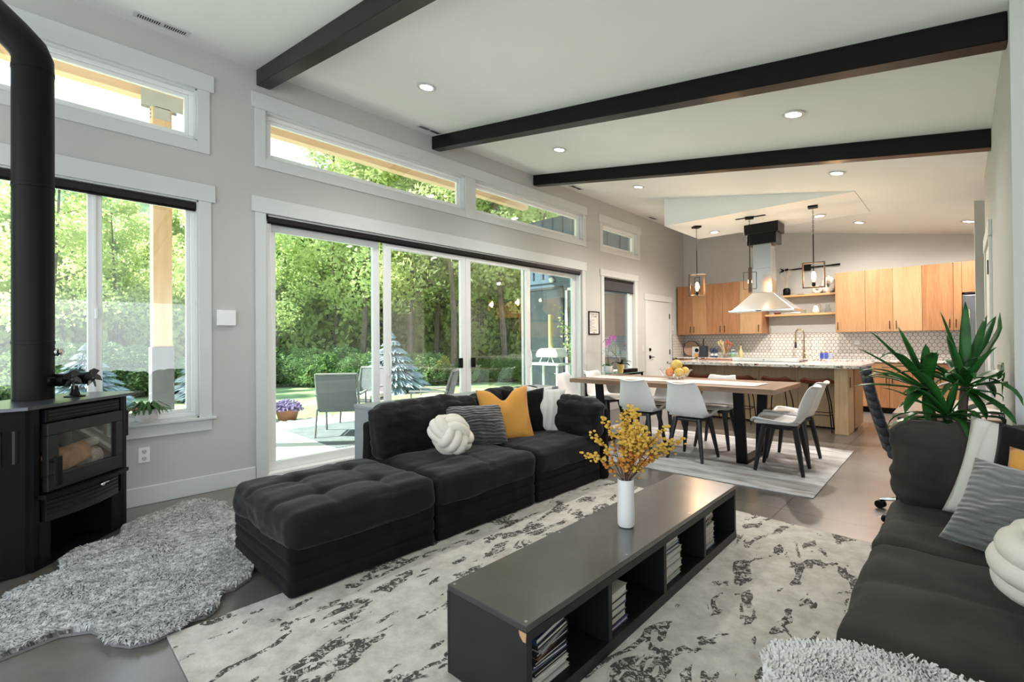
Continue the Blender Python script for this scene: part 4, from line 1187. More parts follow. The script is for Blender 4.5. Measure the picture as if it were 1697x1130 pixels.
stacks = [
    (0, 'thin books stacked crookedly in the nearest cubby', 'nearest cubby', [('white', .30, .22, .012, 0), ('grey', .28, .20, .020, .02), ('black', .27, .2, .010, .05), ('white', .27, .2, .012, -.03), ('black', .26, .19, .012, .02), ('grey', .26, .19, .014, .0), ('navy', .26, .19, .014, -.05), ('black', .26, .19, .012, .06), ('brown', .27, .19, .010, .30), ('black', .26, .2, .012, .12), ('grey', .26, .2, .012, .38), ('black', .28, .2, .016, .2), ('navy', .27, .2, .020, .25)]),
    (1, 'thick hardbacks in a short stack in the second cubby', 'second cubby', [('purple', .16, .15, .018, .02), ('black', .155, .15, .03, .05), ('grey', .155, .15, .028, -.03), ('navy', .15, .15, .032, .03), ('black', .15, .14, .016, 0), ('cream', .15, .14, .035, .06)]),
    (2, 'pale books and magazines stacked in the third cubby', 'third cubby', [('white', .19, .22, .018, .03), ('green', .19, .21, .022, -.03), ('white', .20, .22, .034, .04), ('grey', .19, .22, .034, 0), ('white', .2, .23, .024, .06), ('navy', .18, .21, .018, -.02), ('teal', .18, .21, .014, .03), ('white', .18, .21, .026, .05)]),
    (3, 'mixed paperbacks stacked in the farthest cubby', 'farthest cubby', [('blue', .16, .19, .026, .02), ('cream', .16, .18, .020, -.03), ('white', .16, .18, .030, .03), ('cream', .16, .18, .028, 0), ('white', .155, .17, .024, .05), ('navy', .15, .16, .02, .02), ('brown', .17, .22, .016, .25), ('cream', .15, .17, .022, .1)]),
]
ORD = ['bottom', 'second from the bottom', 'third from the bottom', 'fourth from the bottom', 'fifth from the bottom', 'sixth from the bottom', 'seventh from the bottom', 'eighth from the bottom', 'ninth from the bottom', 'tenth from the bottom', 'eleventh from the bottom', 'second from the top', 'topmost']
for ci, glab, cub_name, bk in stacks:
    z = .0455; sh = 0; off = {0: .15, 1: .10, 2: .13, 3: .12}[ci]
    for j, (c, w, d, h, r) in enumerate(bk):
        h *= {0: 1.0, 1: .98, 2: 1.02, 3: 1.0}[ci]
        x = TX1 - .03 - w/2 - (.0 if ci else .01) + rr.uniform(-.012, .006); y = cub(ci) + off + rr.uniform(-.006, .008)
        o_ = ORD[j] if j < len(bk)-2 else ('second from the top' if j == len(bk)-2 else 'topmost')
        adj = c if c != 'white' else 'white'
        book(w, d, h, x, y, z, r*.5, CV[c], '%s book in the %s of the coffee table, %s' % (adj, cub_name, o_), glab)
        z += h + .0006

# ---- vase and sprigs
VX, VY, VZ = 3.475, 2.09, .345
t = thing('white_vase', 'tall white cylindrical vase on the coffee table', 'vase', (VX, VY, VZ+.001))
obj('body', MB().lathe([(.020, 0), (.036, .002), (.041, .012), (.0415, .06), (.039, .23), (.037, .232), (.035, .225), (.036, .04), (.0, .03)], (VX, VY, VZ+.001), 32), WHITECER, t, True)
rr = random.Random(31)
vr = Vector((cos(radians(43.5)), sin(radians(43.5)), 0)); vf = Vector((-vr.y, vr.x, 0))
nspr = 24
for k in range(nspr):
    # lean direction: mostly sideways fan with depth
    if k < 5: lx, ly, lz = [(.30, .02, .19), (.25, .05, .13), (.20, -.03, .27), (-.20, .02, .12), (-.16, .03, .22)][k]
    else:
        lx = rr.gauss(.01, .12); ly = rr.gauss(0, .07); lz = .20 + .18*rr.random() - abs(lx)*.3
    base_ = Vector((VX+rr.uniform(-.012, .012), VY+rr.uniform(-.012, .012), VZ+.045)); neck = Vector((VX, VY, VZ+.235)) + (vr*lx + vf*ly)*.09
    tip = Vector((VX, VY, VZ+.235)) + vr*lx + vf*ly + Vector((0, 0, lz))
    mid = neck.lerp(tip, .5) + Vector((0, 0, .03))
    s = thing('flower_sprig', 'dried yellow blossom sprig standing in the white vase', 'flower sprig', tuple(base_), 0, 'dried yellow sprigs in the white vase')
    if k == 0: s['label'] = 'longest dried yellow sprig in the vase, leaning far right'; del s['group']
    if k == 3: s['label'] = 'low dried yellow sprig in the vase, reaching out to the left'; del s['group']
    obj('stem', MB().tube([base_, neck, mid, tip], [.0022, .0022, .0018, .001], 5), STEMB, s)
    m = MB(); mo = MB(); lf = MB()
    nb = 15
    for q in range(nb):
        f = (q+.5)/nb; f = .12 + .88*f**.8
        p = neck.lerp(mid, f*2) if f < .5 else mid.lerp(tip, f*2-1)
        tgt = m if (f > .5 or rr.random() < .45) else mo
        for z_ in range(3):
            c = p + Vector((rr.gauss(0, .0095), rr.gauss(0, .0095), rr.gauss(0, .0095)))
            tgt.ball(c, rr.uniform(.005, .0115), 1, (1, 1, .8))
        if f < .55:
            d = Vector((rr.gauss(0, 1), rr.gauss(0, 1), rr.gauss(.4, .5))).normalized()*.028; e = d.orthogonal().normalized()*.004
            lf.poly([p, p+d*.5+e, p+d, p+d*.5-e])
    obj('yellow_blossoms', m, YELLOWF, s)
    if len(mo.b.verts): obj('orange_blossoms', mo, ORANGEF, s)
    obj('small_leaves', lf, plain('dry_brown_leaf', (.075, .05, .02), .8) if k == 0 else MATL, s, norm=False)
    if k == 0: MATL = bpy.data.materials['dry_brown_leaf']

# ---- right hand sectional
SG2 = 'modules of the dark sectional on the right'
r1 = module('sofa_module', 'near dark sofa module at the bottom right, beside the white fleece', 4.42, 5.45, .75, 1.63, SG2, VELVET_R, VELVET_D, seed=31, seams=[('x', .12, .008, .015)], topz=.43)
r2 = module('sofa_module', 'wide dark sofa module in the middle of the right sectional', 4.42, 5.45, 1.64, 2.475, SG2, VELVET_R, VELVET_D, seed=33, seams=[('x', .0, .012, .012), ('y', 0, .007, .03)], topz=.43)
r3 = module('sofa_module', 'dark end module of the right sectional with an upright end cushion', 4.42, 5.45, 2.49, 3.24, SG2, VELVET_R, VELVET_D, seed=35, seams=[('y', -.05, .007, .03)], topz=.43)
back_cushion('end_cushion', r3, (4.93, 3.15, .405), .99, .43, .21, 0, 41, VELVET_R, tilt=radians(-7))
back_frame(r3, 4.43, 5.45, 3.25, 3.335, .68, 42)
for mm, ys, sd in ((r1, (.77, 1.62), 51), (r2, (1.65, 2.47), 52), (r3, (2.50, 3.03), 53)):
    back_cushion('back_cushion', mm, (5.22, (ys[0]+ys[1])/2, .41), ys[1]-ys[0], .40, .22, radians(-90), sd, VELVET_R, tilt=radians(-8))
cushion('ivory_cushion', 'large ivory cushion leaning on the end cushion of the right sofa', pillow(.47, .46, .15, .08, seed=7), RIBBED, (4.84, 2.87, .44), radians(-12), radians(-20), spin=radians(9))
cushion('black_cushion', 'dark velvet cushion between the ivory and mustard cushions on the right sofa', pillow(.48, .46, .15, .08, seed=8), BLACKCUSH, (4.935, 2.75, .45), radians(-16), radians(-24), spin=radians(6))
cushion('mustard_cushion', 'mustard cushion half hidden behind the pleated cushion, right sofa', pillow(.42, .42, .14, .08, seed=9), MUSTARD, (4.935, 2.62, .42), radians(-20), radians(-26), spin=radians(4))
cushion('pleated_cushion', 'light grey pleated cushion lying against the others on the right sofa', pillow(.52, .38, .14, .06, wr=.005, seed=10, folds=.0035, N=44), PLEAT, (4.85, 2.50, .43), radians(-20), radians(-36), spin=radians(6))
cushion('knot_cushion', 'cream knotted ball cushion at the right edge on the right sofa', knot_ball(.120, .039, (1.05, 1, .86)), CREAM, (4.93, 2.08, .59), radians(20), radians(14))
# white fleece
pl = []
for i in range(30):
    a = 2*pi*i/30; R = 1 + .08*sin(3*a) + .05*sin(7*a+1); pl.append((4.65 + .29*R*cos(a), 1.13 + .33*R*sin(a)))
fl_ = sheepskin('white_fleece', pl, .040, 22000, 'white fleece throw on the near module of the right sofa', WOOLW, WOOLW, 4, .016, .470); fl_['category'] = 'fleece throw'

# ---- yucca behind the right sofa
t = thing('yucca_plant', 'tall green yucca with arching leaves behind the right sofa', 'potted plant', (4.63, 3.47, 0))
PX, PY = 4.63, 3.47
obj('pot', MB().lathe([(.10, 0.002), (.13, .26), (.135, .28), (.12, .28)], (PX, PY, 0), 20), plain('dark_pot', (.05, .05, .05), .6), t, True)
crowns = [((PX-.08, PY, .98), 15, .0), ((PX+.07, PY+.04, 1.0), 22, .7), ((PX+.0, PY-.05, .84), 11, .4)]
for c, n, ph in crowns:
    obj('trunk', MB().tube([(PX, PY, .2), ((PX+c[0])/2, (PY+c[1])/2, .6), c], [.028, .024, .018], 8), BARK, t, True)
rr = random.Random(14)
def leaf(c, dirv, length, width, drop, mat_=PLANTG):
    m = MB(); b = m.b; n = 9; d = Vector(dirv).normalized(); s = d.cross(Vector((0, 0, 1)))
    s = s.normalized() if s.length > .05 else Vector((1, 0, 0)); p = Vector(c); prev = None; cur = d.copy(); st = length/n
    for i in range(n+1):
        if p.x > 4.84 and p.y > 3.39: p.x = 4.84
        f = i/n; w = width*(sin(pi*min(1, .12+.88*f*.98))**.7 if f < .999 else .02)
        up = s.cross(cur).normalized()
        ring = [b.verts.new(p - s*w + up*w*.30), b.verts.new(p), b.verts.new(p + s*w + up*w*.30)]
        if prev: b.faces.new((prev[0], prev[1], ring[1], ring[0])); b.faces.new((prev[1], prev[2], ring[2], ring[1]))
        prev = ring; p = p + cur*st; cur = (cur + Vector((0, 0, -drop*f*f*1.6*st/length*3))).normalized()
    o = obj('leaf', m, mat_, t, 'all', norm=False); mod_solid(o, .0015)
specs = []
# (crown, azimuth in view: right component, depth comp, up, length, drop)
V = lambda r, f_, u: tuple(vr*r + vf*f_ + Vector((0, 0, u)))
sp = [(1, .02, 0, 1, .46, .0), (1, -.22, .1, 1, .42, 0), (1, -.38, -.05, 1, .30, .05), (1, .42, .1, 1, .42, 0), (1, .55, -.1, 1, .46, .1), (1, .62, .25, .9, .5, .3), (1, .25, .3, 1, .30, 0),
      (1, .9, -.3, .55, .42, 1.3), (1, .9, .2, .35, .45, 1.6), (1, .7, -.5, .25, .40, 2.0), (1, .25, -.8, .2, .36, 2.4), (1, -.5, .6, .4, .34, .8), (1, -.9, .2, .35, .34, .6), (1, 1, .5, .1, .40, 1.4), (1, .55, .8, .3, .36, 1.6), (1, .1, -.5, .9, .26, .5),
      (0, -.45, 0, 1, .38, .0), (0, -.8, .2, .6, .40, .1), (0, -.9, -.2, .35, .40, .5), (0, -1, .1, .12, .38, .3), (0, -.7, .6, .4, .34, .4), (0, -.2, .3, 1, .30, 0), (0, -.75, -.5, -.1, .36, .8), (0, .15, .2, 1, .26, 0), (0, .5, -.3, .6, .30, .6), (0, -.6, .2, .8, .42, .05),
      (2, -.9, -.3, .2, .36, 1.0), (2, -.7, .3, .5, .32, .4), (2, .5, -.5, .2, .32, 1.6), (2, .8, 0, .3, .38, 1.4), (2, -.2, -.7, .3, .3, 1.6), (2, 0, -.3, 1, .22, .2), (2, -1, .2, -.05, .30, .8), (2, .9, -.4, .1, .36, 1.8)]
for k in range(30):
    ci = k % 3; a = rr.uniform(-1, .9); sp.append((ci, a, rr.uniform(-.7, .5) if a < .3 else rr.uniform(-.8, 0), rr.uniform(-.05, .7), rr.uniform(.26, .38), rr.uniform(.6, 2.2)))
for k in range(8): sp.append((k % 3, rr.uniform(-.5, .7), -.5, rr.uniform(-.9, -.2), rr.uniform(.2, .3), .8))
for ci, a, f_, u, ln, dr_ in sp:
    c = crowns[ci][0]; leaf(c, V(a, f_, u), ln, .025*rr.uniform(.75, 1.2), dr_, PLANTG)

# ---- desk and office chair behind
t = thing('desk', 'small wooden topped desk with black frame behind the right sofa', 'desk', (4.6, 4.6, 0))
obj('desktop', MB().box(4.345, 4.86, 4.08, 5.25, .735, .765, .004), DESKW, t)
obj('apron', MB().box(4.37, 4.84, 4.11, 5.22, .66, .735), BLACK, t)
for x in (4.375, 4.82):
    for y in (4.12, 5.20): obj('leg', MB().box(x-.018, x+.018, y-.018, y+.018, .002, .66), BLACK, t)
PW = plain('loose_paper', (.66, .66, .64), .7)
for k in range(3): one('paper_sheet', MB().rbox((4.70+.03*k, 4.45+.06*k, .768+.003*k), (.21, .29, .002), radians(10+12*k)), PW, ['top', 'middle', 'lowest'][2-k] + ' loose white paper on the small desk', 'paper')
t = thing('office_chair', 'black mesh office chair with chrome star base at the small desk', 'office chair', (4.52, 4.34, 0), radians(96))
# local: faces -y ... back at +y
m = MB(); n = 10
for i in range(n):
    f0, f1 = i/n, (i+1)/n
    def P(f, s): return Vector((s*(.22-.05*f), .20 + .10*sin(f*1.6) + .03*f*f, .48 + .58*f))
    m.poly([P(f0, -1), P(f0, 0) + Vector((0, .035, 0)), P(f1, 0) + Vector((0, .035, 0)), P(f1, -1)]); m.poly([P(f0, 0) + Vector((0, .035, 0)), P(f0, 1), P(f1, 1), P(f1, 0) + Vector((0, .035, 0))])
o = obj('mesh_back', m, plain('office_mesh_black', (.022, .025, .035), .7, bmp=.3, bscale=200), t, 'all', False); mod_solid(o, .035)
o = obj('seat', soft_box(.48, .46, .08, .035, puff=.01, N=14, seed=61), plain('office_seat_cloth', (.03, .04, .055), .85), t, 'all', False); o.location = (0, 0, .44)
obj('seat_shell', MB().box(-.2, .2, -.18, .2, .41, .44, .01), BLACK, t, False, False)
obj('gas_column', MB().lathe([(.028, .10), (.028, .25), (.02, .25), (.02, .41)], (0, 0, 0), 14, True, True), BLACK, t, True, False)
for k in range(5):
    a = 2*pi*k/5 + radians(60); d = Vector((cos(a), sin(a), 0))
    q = obj('base_spoke', MB().tube([Vector((0, 0, .12)), d*.13 + Vector((0, 0, .115)), d*.31 + Vector((0, 0, .065))], [.022, .018, .012], 8), CHROME, t, True, False)
    w = MB(); 
    for s in (-1, 1): w.add(MB().lathe([(.018, -.012), (.028, -.010), (.028, .010), (.018, .012)], (0, 0, 0), 14, True, True, 'x'), Matrix.Translation(d*.31 + Vector((-d.y, d.x, 0))*.016*s + Vector((0, 0, .030))) @ Matrix.Rotation(a+F90, 4, 'Z'))
    w.ball(d*.31 + Vector((0, 0, .045)), .02, 1); obj('caster', w, BLACK, q, True, False)
# ================================================================ DINING
t = thing('dining_table', 'long walnut slab dining table on black trapezoid legs', 'dining table', (2.22, 5.40, .009))
m = MB(); rr = random.Random(6)
pts = [(1.06 + 2.35*i/24, 4.885 + .010*noise.noise(Vector((i*.6, 0, 0)))) for i in range(25)] + [(3.41 - 2.35*i/24, 5.925 + .012*noise.noise(Vector((i*.6, 5, 0)))) for i in range(25)]
m.prism(pts, .745, .795); bmesh.ops.bevel(m.b, geom=[e for e in m.b.edges if abs(e.verts[0].co.z-e.verts[1].co.z) < 1e-4], offset=.005, segments=1, affect='EDGES')
obj('tabletop', m, TABLEW, t)
for x in (1.42, 3.06):
    m = MB()
    for (ya, yb) in ((4.99, 5.08), (5.82, 5.73)):
        s = 1 if ya < 5.4 else -1
        m.hexa([(x-.05, yb, .0105), (x+.05, yb, .0105), (x+.05, yb+s*.035, .0105), (x-.05, yb+s*.035, .0105)], [(x-.05, ya, .742), (x+.05, ya, .742), (x+.05, ya+s*.035, .742), (x-.05, ya+s*.035, .742)])
    m.box(x-.05, x+.05, 5.08, 5.73, .0105, .042); m.box(x-.05, x+.05, 4.99, 5.82, .735, .744)
    obj('leg', m, BLACK, t)
m = MB(); n = 30
b = m.b; prev = None
for i in range(n+1):
    x = 1.12 + 2.07*i/n; dz = .0025 + .001*sin(i*1.3)
    y0 = 5.10 + .006*sin(i*.9); y1 = 5.56 + .006*sin(i*1.1)
    r = [b.verts.new((x, y0, .7965+dz)), b.verts.new((x, y1, .7965+dz))]
    if prev: b.faces.new((prev[0], r[0], r[1], prev[1]))
    prev = r
o = one('table_runner', m, plain('linen_runner', (.62, .58, .53), .9, var=.05, nscale=20, bmp=.3, bscale=150), 'long pale linen runner laid along the dining table', 'table runner'); mod_solid(o, .002)

# dining chair
def make_chair():
    t = thing('dining_chair', 'chair', 'chair')
    prof = [(.245, .452, .165), (.225, .468, .195), (.16, .464, .222), (.05, .448, .235), (-.06, .440, .238), (-.135, .452, .236), (-.185, .492, .230), (-.215, .555, .222), (-.245, .640, .205), (-.272, .720, .182), (-.292, .780, .165), (-.305, .812, .155), (-.318, .822, .150), (-.330, .812, .147)]
    m = MB(); b = m.b; K = 12; prev = None
    for i, (y, z, w) in enumerate(prof):
        row = []
        for k in range(K+1):
            u = -1 + 2*k/K; f = min(1, max(0, (i-4)/4))
            rise = .055*abs(u)**2.6*(1-f) * (1 if i > 0 else .3); fw = .075*abs(u)**2.2*f*(1 - .55*max(0, (i-9)/4))
            dip = -.012*(1-u*u)*0 + (-.016*(cos(u*pi/1.1)*.5) if i >= 10 else 0)
            row.append(b.verts.new((u*w, y + fw, z + rise + dip)))
        if prev:
            for k in range(K): b.faces.new((prev[k], prev[k+1], row[k+1], row[k]))
        prev = row
    o = obj('shell', m, SHELL, t, 'all', False); mod_solid(o, .012); mod_sub(o, 1)
    c = soft_box(.38, .37, .035, .016, puff=.008, wr=.001, N=10, seed=71)
    o = obj('seat_pad', c, PADGREY, t, 'all', False); o.location = (0, .025, .452)
    m = MB(); m.rbox((0, 0, .425), (.34, .035, .03), radians(45)); m.rbox((0, 0, .425), (.34, .035, .03), radians(-45)); m.box(-.13, .13, -.13, .13, .428, .438)
    m.tube([(-.125, -.13, .42), (.125, -.13, .42)], .016, 6); m.tube([(-.125, .13, .42), (.125, .13, .42)], .016, 6); m.tube([(-.125, -.13, .42), (-.125, .13, .42)], .016, 6); m.tube([(.125, -.13, .42), (.125, .13, .42)], .016, 6)
    obj('under_frame', m, CHLEG, t, False, False)
    for sx in (-1, 1):
        for sy in (-1, 1):
            obj('leg', MB().tube([(sx*.125, sy*.13, .435), (sx*.158, sy*.165, .22), (sx*.19, sy*.20, .003)], [.028, .024, .016], 8), CHLEG, t, True, False)
    return t
ch = make_chair()
G8 = 'white shell chairs round the dining table'
CH = [(1.99, 5.05, 2, 'white shell dining chair with its back to the sofa, near side, left of the pair'),
      (2.585, 5.02, -2, 'white shell dining chair with its back to the sofa, near side, right of the pair'),
      (2.56, 5.77, 184, 'white shell dining chair on the kitchen side of the table, nearer the right table leg'),
      (1.90, 5.80, 178, 'white shell dining chair on the kitchen side of the table, behind the fruit bowl'),
      (3.42, 5.12, 94, 'white shell dining chair at the right end of the table, nearest the camera'),
      (3.385, 5.68, 86, 'white shell dining chair at the right end of the table, partly behind its neighbour'),
      (.99, 5.17, -88, 'white shell dining chair at the left end of the table, leftmost of all'),
      (1.03, 5.78, -96, 'white shell dining chair at the left end of the table, beside the orchid table')]
for i, (x, y, a, lb) in enumerate(CH):
    if i == 0: ch.location = (x, y, .009); ch.rotation_euler = (0, 0, radians(a)); ch['label'] = lb; ch['group'] = G8
    else: dup(ch, (x, y, .009), radians(a), lb, G8)

# fruit bowl
BX, BY, BZ = 2.18, 5.50, .8005
t = thing('fruit_bowl', 'open wire fruit bowl with curled rim on the dining table', 'fruit bowl', (BX, BY, BZ))
m = MB()
for k in range(16):
    a = 2*pi*k/16; pts = [(BX+cos(a)*r, BY+sin(a)*r, BZ+z) for r, z in ((.04, .004), (.09, .012), (.135, .04), (.165, .085), (.178, .11), (.187, .112))]
    m.tube(pts, .0028, 5)
for r, z in ((.04, .004), (.11, .024), (.158, .072)): m.loop_tube([(BX+cos(2*pi*k/28)*r, BY+sin(2*pi*k/28)*r, BZ+z) for k in range(28)], .0028, 5)
obj('wire_basket', m, CHROME, t, True)
m = MB()
for k in range(16): a = 2*pi*k/16; m.ball((BX+cos(a)*.187, BY+sin(a)*.187, BZ+.113), .007, 1)
obj('rim_beads', m, CHROME, t, True)
FY = plain('mango_yellow', (.66, .42, .07), .45, var=.12, nscale=12); FO = plain('peach_orange', (.72, .22, .06), .5, var=.15, nscale=14)
FG = plain('golden_melon', (.62, .44, .10), .55, var=.12, nscale=20)
def fruit(name, x, y, z, r, mat, label, sc=(1, 1, 1)):
    t = thing(name, label, 'fruit', (BX+x, BY+y, BZ+z-r*sc[2]), 0, 'fruit in the wire bowl')
    pr = [(max(.0006, r*sin(pi*i/14))*sc[0], -r*cos(pi*i/14)*sc[2] + (-.10*r if i == 14 else 0)) for i in range(15)]
    obj('flesh', MB().lathe(pr, (BX+x, BY+y, BZ+z), 20, True, True), mat, t, 'all')
    obj('stem', MB().tube([(BX+x, BY+y, BZ+z+r*sc[2]*.9), (BX+x+.003, BY+y, BZ+z+r*sc[2]*1.06)], .0028, 5), STEMB, t)
fruit('melon', -.0, .04, .165, .068, FG, 'large golden fruit on top of the pile in the wire bowl')
fruit('mango', -.085, .045, .085, .052, FY, 'yellow orange fruit at the left of the wire bowl')
fruit('peach', -.04, -.065, .08, .050, FO, 'reddish orange fruit at the front left of the wire bowl')
fruit('mango', .065, -.045, .085, .057, FY, 'mottled yellow fruit at the front right of the wire bowl', (1, 1, .92))
fruit('mango', .095, .055, .095, .052, FY, 'golden orange fruit at the right back of the wire bowl')

# side table with orchids
t = thing('plant_table', 'low dark table with glass top under the narrow window holding orchids', 'side table', (.27, 7.2, 0))
obj('glass_top', MB().box(.06, .48, 6.62, 7.95, .70, .712, .003), plain('teal_smoked_glass', (.10, .20, .18), .06), t)
m = MB()
for x in (.09, .45):
    for y in (6.66, 7.91): m.box(x-.015, x+.015, y-.015, y+.015, .002, .70)
m.box(.09, .45, 6.65, 6.67, .67, .70); m.box(.09, .45, 7.9, 7.92, .67, .70); m.box(.44, .46, 6.66, 7.91, .67, .70)
obj('frame', m, BLACK, t)
def strap_leaf(m, c, d, L, w, drop):
    c = Vector(c); d = Vector(d).normalized(); s = d.cross(Vector((0, 0, 1))); s = s.normalized() if s.length > .05 else Vector((1, 0, 0))
    p = c; prev = None; cur = d.copy(); n = 8
    for i in range(n+1):
        f = i/n; ww = w*max(.05, sin(pi*(.08+.9*f))**.6)
        r = [m.b.verts.new(p-s*ww+Vector((0, 0, ww*.35))), m.b.verts.new(p), m.b.verts.new(p+s*ww+Vector((0, 0, ww*.35)))]
        if prev: m.b.faces.new((prev[0], prev[1], r[1], r[0])); m.b.faces.new((prev[1], prev[2], r[2], r[1]))
        prev = r; p = p + cur*L/n; cur = (cur + Vector((0, 0, -drop/n*2*f))).normalized()
LD = plain('dark_orchid_leaf', (.02, .045, .02), .35, var=.3)
x0, y0 = .30, 7.02
t = thing('purple_orchid', 'purple orchid in a white pot on the table under the window', 'orchid', (x0, y0, .713))
obj('pot', MB().lathe([(.05, 0), (.075, .03), (.085, .08), (.078, .13), (.07, .13)], (x0, y0, .713), 20), WHITECER, t, True)
m = MB()
for d, L in (((-.6, .5, .5), .16), ((.6, -.6, .3), .17), ((.9, .2, -.1), .14), ((-.2, -.9, .3), .15)): strap_leaf(m, (x0, y0, .84), d, L, .028, 1.6)
o = obj('leaves', m, PLANTG2, t, 'all', norm=False); mod_solid(o, .002)
st = [Vector((x0, y0, .84)), Vector((x0-.02, y0+.02, 1.05)), Vector((x0-.01, y0+.04, 1.20)), Vector((x0+.0, y0-.02, 1.30)), Vector((x0+.02, y0-.14, 1.29)), Vector((x0+.02, y0-.20, 1.24))]
obj('flower_stem', MB().tube(st, .0035, 6), STEMB, t, True)
m = MB(); rr = random.Random(3)
for k in range(15):
    f = k/14; c = Vector((x0+.045+.02*rr.random(), y0+.13-.30*f+.02*rr.uniform(-1, 1), 1.335-.10*f+.045*rr.uniform(-1, 1)))
    for q in range(5):
        a = 2*pi*q/5+rr.random()*.3; d = Vector((rr.uniform(.0, .3), cos(a), sin(a))).normalized(); e = d.cross(Vector((1, 0, 0))).normalized()
        m.poly([c, c+d*.022+e*.015+Vector((.004, 0, 0)), c+d*.040, c+d*.022-e*.015+Vector((.004, 0, 0))])
obj('petals', m, ORCHID, t, norm=False)
m = MB()
for k in range(6): p = Vector((x0+rr.uniform(-.03, .04), y0-.12-.05*rr.random(), 1.05+.10*rr.random())); m.ball(p, .006, 1)
m.tube([(x0, y0, .84), (x0+.01, y0-.05, 1.0), (x0+.02, y0-.12, 1.12)], .003, 5); obj('bud_stem', m, STEMB, t)
x0, y0 = .40, 7.24
t = thing('potted_orchid', 'leafy dark orchid in a tapered yellow pot on the plant table', 'orchid', (x0, y0, .713))
obj('pot', MB().lathe([(.046, 0), (.052, .05), (.066, .15), (.062, .15)], (x0, y0, .713), 20), plain('yellow_glaze', (.58, .42, .14), .35, var=.15, nscale=20), t, True)
m = MB()
for d, L, w in (((-.5, -.35, 1.3), .30, .032), ((-.2, -.9, .35), .22, .035), ((.5, .8, .5), .22, .035), ((.3, .6, .1), .20, .033), ((.6, -.4, .5), .16, .03)): strap_leaf(m, (x0, y0, .86), d, L, w, 1.5)
o = obj('leaves', m, LD, t, 'all', norm=False); mod_solid(o, .002)
x0, y0 = .26, 7.52
t = thing('small_dark_orchid', 'small dark leaved plant in a slim white pot on the plant table', 'potted plant', (x0, y0, .713))
obj('pot', MB().lathe([(.04, 0), (.05, .12), (.045, .12)], (x0, y0, .713), 18), WHITECER, t, True)
m = MB()
for d, L, w in (((.1, .7, .8), .18, .018), ((.2, .9, .4), .2, .016), ((.4, -.4, 1), .14, .018), ((-.3, .2, 1.2), .19, .014)): strap_leaf(m, (x0, y0, .83), d, L, w, .8)
m.tube([(x0, y0, .83), (x0, y0-.06, 1.1), (x0, y0-.03, 1.22)], .003, 5)
o = obj('leaves', m, LD, t, 'all', norm=False)
one('storage_box', MB().box(.36, .47, 7.30, 7.72, .713, .775, .004), BLACK, 'flat black box on the plant table beside the yellow pot', 'box')

# ================================================================ KITCHEN
# island
t = thing('kitchen_island', 'pale oak kitchen island with seating overhang', 'kitchen island', (2.5, 8.0, 0))
obj('body', MB().box(1.36, 3.60, 7.98, 8.68, .09, .885, .003), CABD, t)
m = MB()
for i in range(4): m.box(1.36+i*.525, 1.36+i*.525+.522, 7.965, 7.98, .02, .884, .001)
obj('seating_panel', m, OAKPALE, t)
obj('leg_panel', MB().box(3.455, 3.605, 7.52, 7.965, .002, .884, .003), OAKPALE, t)
obj('leg_panel', MB().box(1.33, 1.36, 7.52, 8.68, .002, .884, .003), OAKPALE, t)
obj('toe_kick', MB().box(1.4, 3.56, 8.02, 8.62, .002, .09), BLACK, t)
obj('end_panel', MB().box(3.60, 3.618, 7.97, 8.69, .03, .884, .002), CAB[1], t)
q = obj('outlet_plate', MB().box(3.6055, 3.610, 7.66, 7.73, .62, .76, .002), plain('dark_outlet', (.05, .03, .02), .4), t)
m = MB(); pts = [(1.20, 7.33), (3.60, 7.33), (3.71, 7.36), (3.76, 7.45), (3.76, 8.76), (1.20, 8.76)]
m.prism(pts, .885, .925); bmesh.ops.bevel(m.b, geom=[e for e in m.b.edges if abs(e.verts[0].co.z-e.verts[1].co.z) < 1e-4], offset=.005, segments=2, affect='EDGES')
one('island_countertop', m, GRANITE, 'speckled granite countertop with rounded corner on the island', 'countertop')
t = thing('cooktop', 'stainless cooktop with raised front guard on the island', 'cooktop', (2.45, 8.35, .926))
obj('guard', MB().box(1.98, 2.92, 8.05, 8.12, .926, .985, .006), plain('pale_steel', (.66, .69, .68), .3, .3), t)
obj('glass_top', MB().box(1.98, 2.92, 8.12, 8.66, .926, .945, .004), plain('black_cook_glass', (.02, .02, .02), .06), t)
obj('knob', MB().lathe([(.012, 0), (.010, -.008)], (2.45, 8.05, .955), 14, True, True, 'y'), CHROME, t, True)
g = MB()
for x in (2.2, 2.45, 2.7):
    for y in (8.25, 8.48):
        g.loop_tube([(x+.07*cos(2*pi*k/16), y+.07*sin(2*pi*k/16), .958) for k in range(16)], .006, 5); g.tube([(x-.1, y, .958), (x+.1, y, .958)], .006, 5); g.tube([(x, y-.1, .958), (x, y+.1, .958)], .006, 5)
obj('grates', g, BLACK, t)
t = thing('serving_board', 'long wooden serving board lying on the island at the left', 'board', (1.75, 8.5, .926))
obj('board', MB().box(1.32, 1.93, 8.34, 8.58, .926, .944, .005), wood('acacia_board', (.14, .05, .025), (.34, .15, .07), 'x', .5), t)
m = MB(); m.box(1.34, 1.36, 8.40, 8.52, .944, .958, .003); m.box(1.88, 1.90, 8.40, 8.52, .944, .958, .003); obj('handle', m, BLACK, t)

